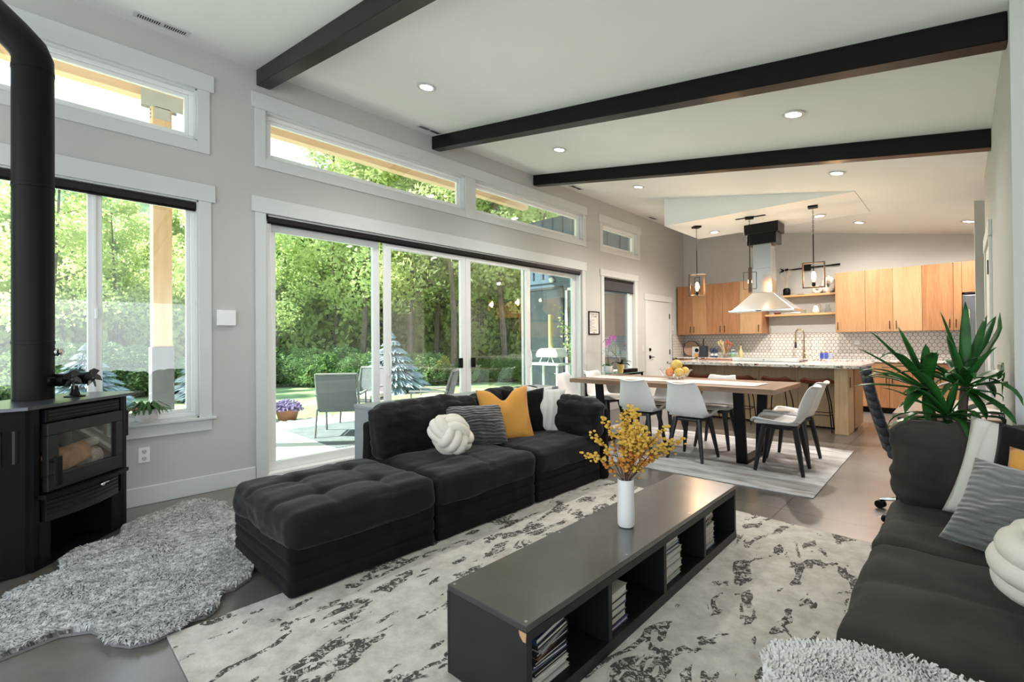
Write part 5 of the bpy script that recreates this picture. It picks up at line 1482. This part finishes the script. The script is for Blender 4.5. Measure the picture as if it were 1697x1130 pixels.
# stools
def make_stool():
    t = thing('bar_stool', 'stool', 'bar stool')
    m = MB(); b = m.b; n = 14; prev = None
    for i in range(n+1):
        f = i/n; y = -.19 + .37*f; row = []
        for k in range(11):
            u = -1 + .2*k; w = .215*sqrt(max(.05, 1-((f-.5)*1.75)**4))
            z = .655 + .012*u*u*u*u + .020*abs(u)**2*(1-f) + (.060*((.35-f)/.35)**2 if f < .35 else 0)
            row.append(b.verts.new((u*w, y, z)))
        if prev:
            for k in range(10): b.faces.new((prev[k], prev[k+1], row[k+1], row[k]))
        prev = row
    o = obj('seat', m, LEATHER, t, 'all', False); mod_solid(o, .028); mod_sub(o, 1)
    for sx in (-1, 1):
        for sy in (-1, 1):
            obj('leg', MB().tube([(sx*.09, sy*.08, .64), (sx*.14, sy*.13, .38), (sx*.17, sy*.165, .02), (sx*.172, sy*.168, .004)], .0075, 7), BLACK, t, True, False)
    m = MB(); m.loop_tube([Vector((a, c, .235)) for a, c in ((-.155, -.15), (-.15, -.156), (0, -.157), (.15, -.156), (.155, -.15), (.157, 0), (.155, .15), (.15, .155), (0, .157), (-.15, .155), (-.155, .15), (-.157, 0))], .006, 6)
    obj('foot_ring', m, BLACK, t, True, False)
    m = MB(); m.box(-.10, .10, -.09, .09, .634, .646, .002); obj('mounting_plate', m, BLACK, t, False, False)
    return t
sto = make_stool()
for i, (x, a, lb) in enumerate(((1.66, 0, 'tan leather bar stool at the left end of the island, behind the fruit bowl'), (2.22, 4, 'tan leather bar stool second from the left at the island'),
                                (2.74, -3, 'tan leather bar stool third from the left at the island'), (3.23, 5, 'tan leather bar stool at the right end of the island, behind the end chairs'))):
    if i == 0: sto.location = (x, 7.72, 0); sto['label'] = lb; sto['group'] = 'tan bar stools at the island'
    else: dup(sto, (x, 7.72, 0), radians(a), lb, 'tan bar stools at the island')

# range hood
t = thing('range_hood', 'stainless pyramid range hood with black box hanging over the cooktop', 'range hood', (2.365, 8.44, 1.70))
m = MB(); z0, z1, z2 = 1.715, 1.745, 2.03
m.box(1.90, 2.86, 8.14, 8.78, z0, z1, .004); obj('rim', m, STEEL, t)
m = MB(); m.hexa([(1.93, 8.17, z1), (2.83, 8.17, z1), (2.83, 8.75, z1), (1.93, 8.75, z1)], [(2.22, 8.31, z2), (2.515, 8.31, z2), (2.515, 8.57, z2), (2.22, 8.57, z2)])
m.b.normal_update(); bmesh.ops.bevel(m.b, geom=m.b.edges[:], offset=.004, segments=1, affect='EDGES'); obj('canopy', m, STEEL, t)
obj('chimney', MB().box(2.225, 2.51, 8.315, 8.565, z2-.002, 2.42, .003).box(2.233, 2.502, 8.322, 8.558, 2.42, 2.82, .003), STEEL, t)
obj('ceiling_box', MB().box(2.15, 2.585, 8.29, 8.60, 2.81, 3.0, .004).box(2.115, 2.62, 8.26, 8.63, 2.985, 3.143, .004), BLACKW, t)
obj('control_buttons', MB().box(2.32, 2.40, 8.136, 8.14, 1.724, 1.737, .001), BLACK, t)
m = MB()
for x in (2.02, 2.68): m.box(x-.03, x+.03, 8.25, 8.31, 1.708, 1.716, .002)
m.box(1.95, 2.77, 8.2, 8.7, 1.7135, 1.716); obj('filter_underside', m, CHROME, t)

# pendants
BRZ = plain('bronze_frame_wood', (.10, .065, .045), .45, var=.2, nscale=20)
def make_pendant():
    t = thing('pendant_light', 'pendant', 'pendant light', (0, 0, 0))
    obj('canopy', MB().rbox((0, 0, -.014), (.12, .12, .026), 0, .004), BLACK, t, False, False)
    m = MB()
    for i in range(11): 
        z = -.04 - .033*i
        m.loop_tube([((.009*cos(2*pi*k/8), 0, z-.017+.02*sin(2*pi*k/8)) if i % 2 else (0, .009*cos(2*pi*k/8), z-.017+.02*sin(2*pi*k/8))) for k in range(8)], .0026, 4)
    obj('chain', m, BLACK, t, True, False)
    obj('rod', MB().tube([(0, 0, -.40), (0, 0, -.82)], .007, 8), BLACK, t, True, False)
    m = MB(); W, z0, z1 = .128, -1.145, -.80
    for a, b in (((-W, z0), (W, z0)), ((W, z0), (W, z1)), ((W, z1), (-W, z1)), ((-W, z1), (-W, z0))):
        x0, x1 = sorted((a[0], b[0])); q0, q1 = sorted((a[1], b[1])); m.box(x0-.009, x1+.009, -.024, .024, q0-.009, q1+.009, .002)
    obj('wood_frame', m, BRZ, t, False, False)
    m = MB(); W = .088; z0, z1 = -1.10, -.845
    for a, b in (((0, -W, z0), (0, W, z0)), ((0, W, z0), (0, W, z1)), ((0, W, z1), (0, -W, z1)), ((0, -W, z1), (0, -W, z0))): m.tube([a, b], .0045, 6)
    obj('wire_frame', m, BLACK, t, False, False)
    obj('socket', MB().lathe([(.016, -1.145), (.022, -1.12), (.022, -1.075), (.014, -1.07)], (0, 0, 0), 14, True, True), BLACK, t, True, False)
    obj('bulb', MB().lathe([(.010, -1.07), (.018, -1.045), (.027, -1.0), (.024, -.955), (.010, -.925), (.002, -.92)], (0, 0, 0), 16, True, True), BULB, t, True, False)
    return t
pe = make_pendant()
for i, (x, a, lb) in enumerate(((1.538, 48, 'square framed pendant light left of the range hood'), (2.352, 107, 'edge-on framed pendant light in front of the range hood'), (3.188, 9, 'square framed pendant light right of the range hood'))):
    if i == 0: pe.location = (x, 7.76, zs); pe.rotation_euler = (0, 0, radians(a)); pe['label'] = lb; pe['group'] = 'framed pendants over the island'
    else: dup(pe, (x, 7.76, zs), radians(a), lb, 'framed pendants over the island')
one('ceiling_plate', MB().rbox((2.36, 7.77, zs-.004), (.42, .055, .006), radians(3)), BLACK, 'flat black cover strip on the dropped ceiling at the middle pendant', 'cover plate')

for x in (1.538, 2.352, 3.188):
    pl_ = bpy.data.lights.new('pendant_bulb', 'POINT'); pl_.energy = 4; pl_.color = (1, .66, .36); pl_.shadow_soft_size = .03
    lo = bpy.data.objects.new('pendant_bulb', pl_); C.objects.link(lo); lo.location = (x, 7.72, zs-1.0)
# cabinets
def handle(m, x, z0, z1, y, horiz=False):
    if horiz: m.tube([(x-.09, y-.028, z0), (x+.09, y-.028, z0)], .006, 6); m.tube([(x-.07, y, z0), (x-.07, y-.028, z0)], .004, 5); m.tube([(x+.07, y, z0), (x+.07, y-.028, z0)], .004, 5)
    else: m.tube([(x, y-.028, z0), (x, y-.028, z1)], .006, 6); m.tube([(x, y, z0+.02), (x, y-.028, z0+.02)], .004, 5); m.tube([(x, y, z1-.02), (x, y-.028, z1-.02)], .004, 5)
    return m
def upper(name, label, doors, x0, x1, z0=1.394, z1=2.476, yf=10.345, side=None):
    t = thing(name, label, 'cabinet', ((x0+x1)/2, yf+.2, z0), 0, 'oak wall cabinets')
    obj('carcass', MB().box(x0+.001, x1-.001, yf, YK-.001, z0, z1, .001), CABD, t)
    for a, b, mi, hx in doors:
        d = obj('cabinet_door', MB().box(a+.002, b-.002, yf-.02, yf-.001, z0+.002, z1-.002, .0015), CAB[mi], t)
        if hx is not None: obj('door_handle', handle(MB(), hx, z0+.04, z0+.18, yf-.02), BLACK, d)
    return t
upper('wall_cabinet', 'two door oak wall cabinet in the left kitchen corner', [(.045, .385, 0, .345), (.385, .70, 1, .425)], .045, .70)
upper('wall_cabinet', 'two door oak wall cabinet left of the range hood', [(.70, 1.03, 2, .985), (1.03, 1.37, 0, 1.075)], .70, 1.37)
upper('wall_cabinet', 'single pale door oak wall cabinet behind the range hood', [(1.37, 1.785, 4, 1.735)], 1.37, 1.80)
upper('wall_cabinet', 'single door oak wall cabinet right of the open shelves, arched grain', [(3.022, 3.466, 1, 3.065)], 3.02, 3.466)
upper('wall_cabinet', 'two door oak wall cabinet in the middle of the right run', [(3.466, 3.844, 1, 3.80), (3.844, 4.222, 4, 3.888)], 3.466, 4.222)
upper('wall_cabinet', 'oak wall cabinet nearest the refrigerator', [(4.222, 4.60, 2, 4.555), (4.60, 4.70, 3, 4.63)], 4.222, 4.70)
t = upper('fridge_top_cabinet', 'oak cabinet above the refrigerator', [(4.70, 5.2, 3, None), (5.2, 5.7, 3, None)], 4.70, 5.7, 1.99, 2.476)
# base cabinets
def lower(label, x0, x1, mi, drawer=True):
    t = thing('base_cabinet', label, 'cabinet', ((x0+x1)/2, 10.4, 0), 0, 'oak base cabinets along the back wall')
    obj('carcass', MB().box(x0+.001, x1-.001, 10.17, YK-.001, .10, .868, .001), CABD, t)
    obj('toe_kick', MB().box(x0, x1, 10.23, YK-.01, .002, .10), BLACK, t)
    d = obj('drawer', MB().box(x0+.003, x1-.003, 10.15, 10.169, .70, .862, .0015), CAB[mi], t); obj('drawer_handle', handle(MB(), (x0+x1)/2, .785, 0, 10.15, True), BLACK, d)
    xm = (x0+x1)/2
    for a, b, h in ((x0, xm, xm-.04), (xm, x1, xm+.04)):
        d = obj('cabinet_door', MB().box(a+.003, b-.003, 10.15, 10.169, .105, .694, .0015), CAB[(mi+1) % 4], t); obj('door_handle', handle(MB(), h, .52, .66, 10.15), BLACK, d)
lower('oak base cabinet in the left back corner of the kitchen', .02, .80, 0); lower('oak base cabinet behind the left part of the island', .80, 1.60, 1)
lower('oak base cabinet left of the kitchen sink', 1.60, 2.10, 2); lower('oak sink base cabinet behind the island', 2.10, 2.95, 1)
lower('oak base cabinet behind the island end', 2.95, 3.50, 0); lower('oak base cabinet just right of the island end', 3.50, 4.10, 1); lower('oak base cabinet nearest the refrigerator', 4.10, 4.70, 2)
one('back_countertop', MB().box(.002, 4.70, 10.13, YK-.001, .869, .905, .003), GRANITE, 'long speckled granite countertop along the back wall', 'countertop')
# hexagon backsplash
GROUT = plain('brown_grout', (.09, .068, .052), .9)
TILE = plain('white_hex_tile', (.66, .63, .58), .18, var=.05, nscale=9)
t = thing('hex_backsplash', 'white hexagon tile backsplash with brown grout on the back wall', 'backsplash', (2.35, YK-.004, .905))
obj('grout_bed', MB().box(.002, 4.70, YK-.006, YK-.0005, .906, 1.40), GROUT, t)
def hexes(m, u0, u1, z0, z1, f, R=.0405, g=.0035):
    w = R*sqrt(3); r = 0; z = z0 + R*.2
    while z < z1 + R*.3:
        u = u0 + (w/2 if r % 2 else 0)
        while u < u1 + .001:
            pts = [(u + (R-g)*sin(pi/3*k), z + (R-g)*cos(pi/3*k)) for k in range(6)]
            pts = [(min(u1, max(u0, a)), min(z1, max(z0, b))) for a, b in pts]
            if max(p[0] for p in pts) - min(p[0] for p in pts) > .01 and max(p[1] for p in pts)-min(p[1] for p in pts) > .01:
                if all((Vector(pts[i])-Vector(pts[i-1])).length > 1e-5 for i in range(6)): m.poly([f(a, b) for a, b in pts])
                else:
                    qq = []
                    for p in pts:
                        if not qq or (Vector(p)-Vector(qq[-1])).length > 1e-5: qq.append(p)
                    if (Vector(qq[0])-Vector(qq[-1])).length < 1e-5: qq.pop()
                    if len(qq) > 2: m.poly([f(a, b) for a, b in qq])
            u += w
        z += R*1.5; r += 1
    return m
o = obj('hex_tiles', hexes(MB(), .006, 4.698, .907, 1.395, lambda a, b: (a, YK-.0085, b)), TILE, t, norm=False)
t2 = thing('side_backsplash', 'short return of white hexagon tiles on the window wall beside the kitchen corner', 'backsplash', (.004, 10.4, .905))
obj('grout_bed', MB().box(.0005, .006, 10.13, YK-.007, .906, 1.40), GROUT, t2)
obj('hex_tiles', hexes(MB(), 10.135, YK-.010, .907, 1.395, lambda a, b: (.0085, a, b)), TILE, t2, norm=False)
t = thing('wall_outlet', 'white outlet plate on the hexagon backsplash right of the faucet', 'outlet', (3.36, YK-.01, 1.15))
obj('cover_plate', MB().box(3.22, 3.345, YK-.015, YK-.009, 1.14, 1.26, .002), W_TRIM, t)
obj('socket', MB().box(3.245, 3.32, YK-.0165, YK-.015, 1.165, 1.235, .001), W_VINYL, t)
# open shelves
for z, x0, lb in ((2.105, 1.80, 'upper oak open shelf between the wall cabinets'), (1.735, 1.80, 'lower oak open shelf between the wall cabinets')):
    one('open_shelf', MB().box(x0, 3.02, 10.50, YK-.001, z, z+.036, .002), OAKX, lb, 'shelf')
# refrigerator
t = thing('refrigerator', 'stainless refrigerator at the right end of the kitchen', 'refrigerator', (5.1, 10.3, 0))
FR = plain('fridge_grey', (.16, .17, .18), .3, .6)
obj('body', MB().box(4.705, 5.6, 9.98, 10.76, .01, 1.93, .006), FR, t)
obj('door', MB().box(4.72, 5.59, 9.90, 9.978, .55, 1.92, .012), FR, t); obj('freezer_drawer', MB().box(4.72, 5.59, 9.90, 9.978, .03, .54, .012), STEEL, t)
obj('hinge_cap', MB().box(4.73, 4.85, 9.92, 10.05, 1.93, 1.955, .005), BLACK, t); obj('door_handle', MB().tube([(4.78, 9.86, .75), (4.78, 9.86, 1.7)], .012, 8), STEEL, t, True)
# faucet
t = thing('kitchen_faucet', 'tall brass spring neck faucet against the backsplash', 'faucet', (2.47, 10.58, .906))
m = MB(); m.lathe([(.03, 0), (.03, .02), (.018, .03), (.018, .16), (.014, .17)], (2.47, 10.58, .906), 16, True, True); m.tube([(2.47, 10.58, 1.06), (2.47, 10.58, 1.38)], .011, 8)
obj('column', m, BRASS, t, True)
pts = [(2.47-.07+.07*cos(a), 10.58-.02, 1.38+.09*sin(a)) for a in [pi*i/10 for i in range(11)]]
obj('spring_neck', MB().tube(pts + [(2.33, 10.56, 1.22)], .014, 10), BRASS, t, True)
obj('spray_head', MB().lathe([(.017, 0), (.022, .04), (.016, .12)], (2.33, 10.56, 1.10), 12, True, True), plain('dark_spray', (.05, .045, .04), .4, .5), t, True)
obj('lever', MB().tube([(2.47, 10.57, 1.0), (2.58, 10.56, 1.0)], .008, 8), BRASS, t, True)
obj('docking_arm', MB().tube([(2.47, 10.58, 1.25), (2.34, 10.565, 1.25)], .005, 6), BRASS, t)
# counter items (back counter z .906)
def bottle(name, label, cat, prof, x, y, z, mat, cap=None, capz=None, group=None):
    t = thing(name, label, cat, (x, y, z), 0, group); obj('body', MB().lathe(prof, (x, y, z), 18, True, True), mat, t, True)
    if cap: obj('cap', MB().lathe(cap[0], (x, y, z), 14, True, True), cap[1], t, True)
    return t
ZC = .9065
x, y = .38, 10.50
t = thing('round_tray', 'round wooden tray leaning on the backsplash in the corner', 'tray', (.20, 10.60, ZC))
Mx = Matrix.Translation((.20, 10.68, ZC+.175)) @ Matrix.Rotation(radians(-10), 4, 'X')
obj('tray_disc', MB().add(MB().lathe([(.17, .012), (.17, -.012)], (0, 0, 0), 28, True, True, 'y'), Mx), plain('beige_board', (.46, .30, .22), .6), t, False)
obj('tray_rim', MB().add(MB().lathe([(.168, -.016), (.18, -.016), (.18, .014), (.168, .014)], (0, 0, 0), 28, False, False, 'y'), Mx), plain('dark_rim', (.06, .025, .015), .5), t, False)
t = thing('recipe_card', 'white card with dark picture standing before the round tray', 'card', (.33, 10.58, ZC))
obj('card', MB().add(MB().box(-.09, .09, -.003, .003, 0, .22), Matrix.Translation((.36, 10.55, ZC+.001)) @ Matrix.Rotation(radians(-8), 4, 'X')), W_TRIM, t)
obj('picture', MB().add(MB().lathe([(.045, -.004), (.045, -.0045)], (0, 0, .14), 16, True, True, 'y'), Matrix.Translation((.375, 10.55, ZC+.001)) @ Matrix.Rotation(radians(-8), 4, 'X')), BLACK, t)
one('wooden_block', MB().box(.40, .50, 10.35, 10.43, ZC, ZC+.07, .004), OAKX, 'small wooden block beside the black canister', 'block')
t = thing('wine_opener', 'tall black canister with a twisted metal handle on the back counter', 'canister', (.60, 10.38, ZC))
obj('canister', MB().box(.53, .68, 10.30, 10.44, ZC, ZC+.245, .008), plain('matte_black_can', (.022, .03, .035), .5), t)
m = MB(); 
for k in range(2): m.tube([(.605+.012*sin(q*.9+k*pi), 10.37+.012*cos(q*.9+k*pi), ZC+.245+q*.012) for q in range(12)], .006, 6)
m.tube([(.575, 10.37, ZC+.41), (.605, 10.37, ZC+.37), (.64, 10.37, ZC+.41)], .007, 6); obj('handle', m, BLACK, t, True)
NB = plain('navy_shaker', (.03, .05, .10), .35); 
for x, lb in ((.80, 'left navy shaker on the back counter'), (.88, 'right navy shaker on the back counter')):
    bottle('pepper_shaker', lb, 'shaker', [(.034, 0), (.036, .09), (.030, .10), (.036, .11), (.036, .19), (.03, .20)], x, 10.34, ZC, NB, ([(.0365, .03), (.0372, .032), (.0372, .075), (.0365, .077)], W_TRIM), group='navy shakers')
t = thing('utensil_crock', 'pale crock of wooden spoons on the back counter', 'utensil crock', (1.06, 10.38, ZC))
obj('crock', MB().lathe([(.05, 0), (.062, .02), (.062, .15), (.055, .15)], (1.06, 10.38, ZC), 20), GLASS_J, t, True)
SPW = plain('spoon_wood', (.34, .12, .05), .6, var=.25); BBW = plain('bamboo', (.55, .42, .22), .6)
rr = random.Random(2)
for k, (dx, dz, mt) in enumerate(((-.13, .30, BBW), (-.09, .33, BBW), (-.05, .30, BBW), (.0, .30, SPW), (.05, .31, SPW), (.09, .29, SPW), (.02, .33, SPW), (.12, .27, SPW))):
    a = Vector((1.06-dx*.25, 10.38, ZC+.008)); e = Vector((1.06+dx, 10.38-.02+.01*k, ZC+dz)); u = thing('wooden_spoon' if mt is SPW else 'bamboo_spatula', ['pale bamboo spatula leaning left in the crock, outermost', 'pale bamboo spatula leaning left in the crock, tallest', 'pale bamboo spatula nearest the middle of the crock', 'dark wooden spoon upright in the crock', 'dark wooden spoon leaning slightly right in the crock', 'dark wooden spoon leaning right in the crock, second from the right', 'tallest dark wooden spoon in the crock', 'lowest dark wooden spoon leaning far right in the crock'][k], 'kitchen utensil', tuple(a), 0, 'utensils in the crock')
    obj('handle', MB().tube([a, e], .006, 6), mt, u, True)
    if mt is SPW: obj('bowl', MB().ball(e, .028, 2, (1, .4, 1.4)), mt, u, True)
    else: obj('blade', MB().rbox(e, (.035, .006, .08), 0, .002), mt, u)
t = bottle('label_jar', 'clear jar with a green and blue label on the back counter', 'jar', [(.045, 0), (.05, .02), (.05, .11), (.036, .13), (.036, .15)], 1.24, 10.30, ZC, GLASS_J, ([(.038, .15), (.038, .165)], W_TRIM))
obj('label', MB().lathe([(.0508, .03), (.0508, .075)], (1.24, 10.30, ZC), 20, False), plain('green_label', (.16, .34, .10), .6, var=.3, nscale=30), t, True)
obj('label_top', MB().lathe([(.0508, .075), (.0508, .105)], (1.24, 10.30, ZC), 20, False), plain('sky_label', (.28, .48, .60), .6, var=.2, nscale=30), t, True)
bottle('oil_bottle', 'pale yellow oil bottle on the back counter right of the jar', 'bottle', [(.036, 0), (.038, .01), (.038, .13), (.014, .18), (.013, .25)], 1.39, 10.32, ZC, plain('oil_yellow', (.48, .45, .22), .15), ([(.015, .25), (.015, .27)], BLACK))
t = thing('soap_bottle', 'left blue soap bottle beside the sink', 'bottle', (2.83, 10.36, ZC), 0, 'soap bottles by the sink')
for x, c, lb in ((2.80, (.03, .07, .35), 'left dark blue bottle beside the sink'), (2.87, (.05, .08, .38), 'middle blue bottle beside the sink'), (2.94, (.30, .34, .45), 'right pale bottle beside the sink')):
    if x > 2.8: t = thing('soap_bottle', lb, 'bottle', (x, 10.36, ZC), 0, 'soap bottles by the sink')
    else: t['label'] = lb; t.location = (x, 10.36, ZC); t.matrix_basis = Matrix.Translation((x, 10.36, ZC))
    obj('body', MB().box(x-.028, x+.028, 10.335, 10.385, ZC, ZC+.11, .008), plain('soap_%d' % int(x*100), c, .25), t)
    obj('cap', MB().lathe([(.017, .11), (.015, .135)], (x, 10.36, ZC), 12, True, True), plain('cork_brown', (.25, .13, .06), .7), t)
# shelf items
Z2 = 2.1412; Z1 = 1.7712
t = thing('black_vase', 'black ribbed vase with white dried grass on the upper shelf', 'vase', (2.17, 10.62, Z2))
obj('body', MB().lathe([(.05, 0), (.065, .03), (.065, .12), (.045, .15), (.04, .15)], (2.17, 10.62, Z2), 20), BLACK, t, True)
m = MB(); rr = random.Random(4)
for k in range(22):
    a = rr.random()*6.28; L = rr.uniform(.2, .42); m.tube([(2.17, 10.62, Z2+.12), (2.17+cos(a)*.03, 10.62+sin(a)*.03, Z2+.12+L*.6), (2.17+cos(a)*.11, 10.62+sin(a)*.09, Z2+.12+L)], [.002, .0025, .004], 4)
obj('dried_grass', m, plain('dried_white_grass', (.62, .56, .48), .9), t)
DON = plain('matte_white_clay', (.62, .57, .50), .7, var=.06, nscale=30)
t = thing('ring_vase', 'white ring shaped vase on the upper shelf', 'vase', (2.87, 10.62, Z2))
m = MB(); m.loop_tube([(2.87+.075*cos(2*pi*k/32), 10.62, Z2+.16+.105*sin(2*pi*k/32)) for k in range(32)], .050, 14); m.lathe([(.04, 0), (.045, .04)], (2.87, 10.62, Z2), 16, True, True); m.lathe([(.028, .25), (.018, .30), (.024, .335)], (2.87, 10.62, Z2), 16, True, True)
obj('body', m, DON, t, True)
t = thing('ring_vase_small', 'small white open bowl vase beside the ring vase', 'vase', (2.69, 10.6, Z2))
m = MB(); m.loop_tube([(2.69+.055*cos(2*pi*k/24), 10.6, Z2+.075+.045*sin(2*pi*k/24)) for k in range(24)], .032, 12); obj('body', m, DON, t, True)
bottle('shelf_dish', 'small dark dish on the upper shelf', 'dish', [(.05, 0), (.07, .012), (.06, .012)], 2.42, 10.6, Z2, BLACK)
t = bottle('handled_jug', 'small white jug with wire handle on the lower shelf', 'jug', [(.05, 0), (.065, .03), (.05, .10), (.03, .14), (.028, .15)], 2.66, 10.62, Z1, DON)
obj('handle', MB().loop_tube([(2.70+.045*cos(2*pi*k/20), 10.62, Z1+.13+.055*sin(2*pi*k/20)) for k in range(20)], .004, 5), BRASS, t)
t = bottle('glass_carafe', 'clear glass carafe on the lower shelf', 'carafe', [(.045, 0), (.055, .02), (.05, .08), (.03, .10), (.035, .16)], 2.86, 10.62, Z1, GLASS_J)
t = bottle('stacked_plates', 'stack of white plates on the lower shelf behind the hood', 'plates', [(.05, 0), (.09, .012), (.09, .035), (.06, .035)], 2.33, 10.62, Z1, WHITECER)
bottle('wooden_bowl', 'reddish wooden bowl at the left end of the lower shelf', 'bowl', [(.04, 0), (.08, .05), (.07, .05)], 2.0, 10.62, Z1, plain('red_wood_bowl', (.22, .06, .03), .5))
bottle('glass_tumbler', 'clear glass tumbler on the lower shelf', 'glass', [(.03, 0), (.036, .09)], 2.47, 10.60, Z1, GLASS_J)
# wall axe
t = thing('wall_axe', 'black double ended metal bar ornament mounted above the shelves', 'wall ornament', (2.5, YK-.03, 2.72))
m = MB(); m.tube([(2.10, YK-.035, 2.665), (3.04, YK-.035, 2.685)], .013, 8); obj('bar', m, BLACK, t)
m = MB(); m.rbox((2.50, YK-.03, 2.68), (.13, .05, .12), 0, .004); obj('block', m, BLACK, t)
m = MB(); K = Matrix(((1, 0, 0, 0), (0, 0, 1, YK-.045), (0, 1, 0, 0), (0, 0, 0, 1)))
m.prism([(2.10, 2.68), (2.02, 2.72), (2.055, 2.67), (2.01, 2.62), (2.10, 2.65), (2.2, 2.66), (2.16, 2.70)], 0, .03, K); obj('notched_end', m, BLACK, t)
m = MB(); m.prism([(2.90, 2.668), (3.04, 2.670), (3.04, 2.702), (2.90, 2.698)], 0, .03, K); obj('flat_end', m, BLACK, t)
one('light_switch', MB().box(.0, .006, 10.14, 10.2, 1.5, 1.6, .002), W_TRIM, 'small white plate on the window wall between mudroom door and cabinets', 'switch')

# ================================================================ LIGHT, SKY, CAMERA
w = bpy.data.worlds.new('sky'); sc.world = w; w.use_nodes = True
n = w.node_tree.nodes; l = w.node_tree.links; bg = n['Background']
tc = n.new('ShaderNodeTexCoord'); sx = n.new('ShaderNodeSeparateXYZ'); l.new(tc.outputs['Generated'], sx.inputs[0])
sky = ramp(n, l, sx.outputs[2], [(0, (.80, .84, .86)), (.25, (.80, .87, .98)), (.8, (.45, .62, .95))])
l.new(sky, bg.inputs['Color']); bg.inputs['Strength'].default_value = 1.25
sun = bpy.data.lights.new('sun', 'SUN'); sun.energy = 7.5; sun.angle = radians(1.2); sun.color = (1, .95, .86)
so = bpy.data.objects.new('sun', sun); C.objects.link(so)
sd = Vector((-.45, -.50, .74)).normalized()       # towards the sun
so.rotation_euler = sd.to_track_quat('Z', 'Y').to_euler(); so.location = (-10, 5, 15)

f_, yaw, pit, rol, shy = 785.1, radians(43.505), radians(.391), radians(-.452), -3.37
F = Vector((-sin(yaw)*cos(pit), cos(yaw)*cos(pit), sin(pit))); R = Vector((cos(yaw), sin(yaw), 0)); U = R.cross(F)
R2 = R*cos(rol) + U*sin(rol); U2 = U*cos(rol) - R*sin(rol)
cam = bpy.data.cameras.new('camera'); co = bpy.data.objects.new('camera', cam); C.objects.link(co)
co.matrix_world = Matrix(((R2.x, U2.x, -F.x, 4.69), (R2.y, U2.y, -F.y, 0), (R2.z, U2.z, -F.z, 1.26), (0, 0, 0, 1)))
cam.sensor_width = 36; cam.sensor_fit = 'HORIZONTAL'; cam.lens = f_*36/1697; cam.shift_y = shy/1697; cam.clip_start = .02; cam.clip_end = 1000
sc.camera = co
vs_ = sc.view_settings; vs_.view_transform = 'Standard'; vs_.look = 'None'; vs_.gamma = 1; vs_.use_curve_mapping = False; vs_.exposure = 1.42
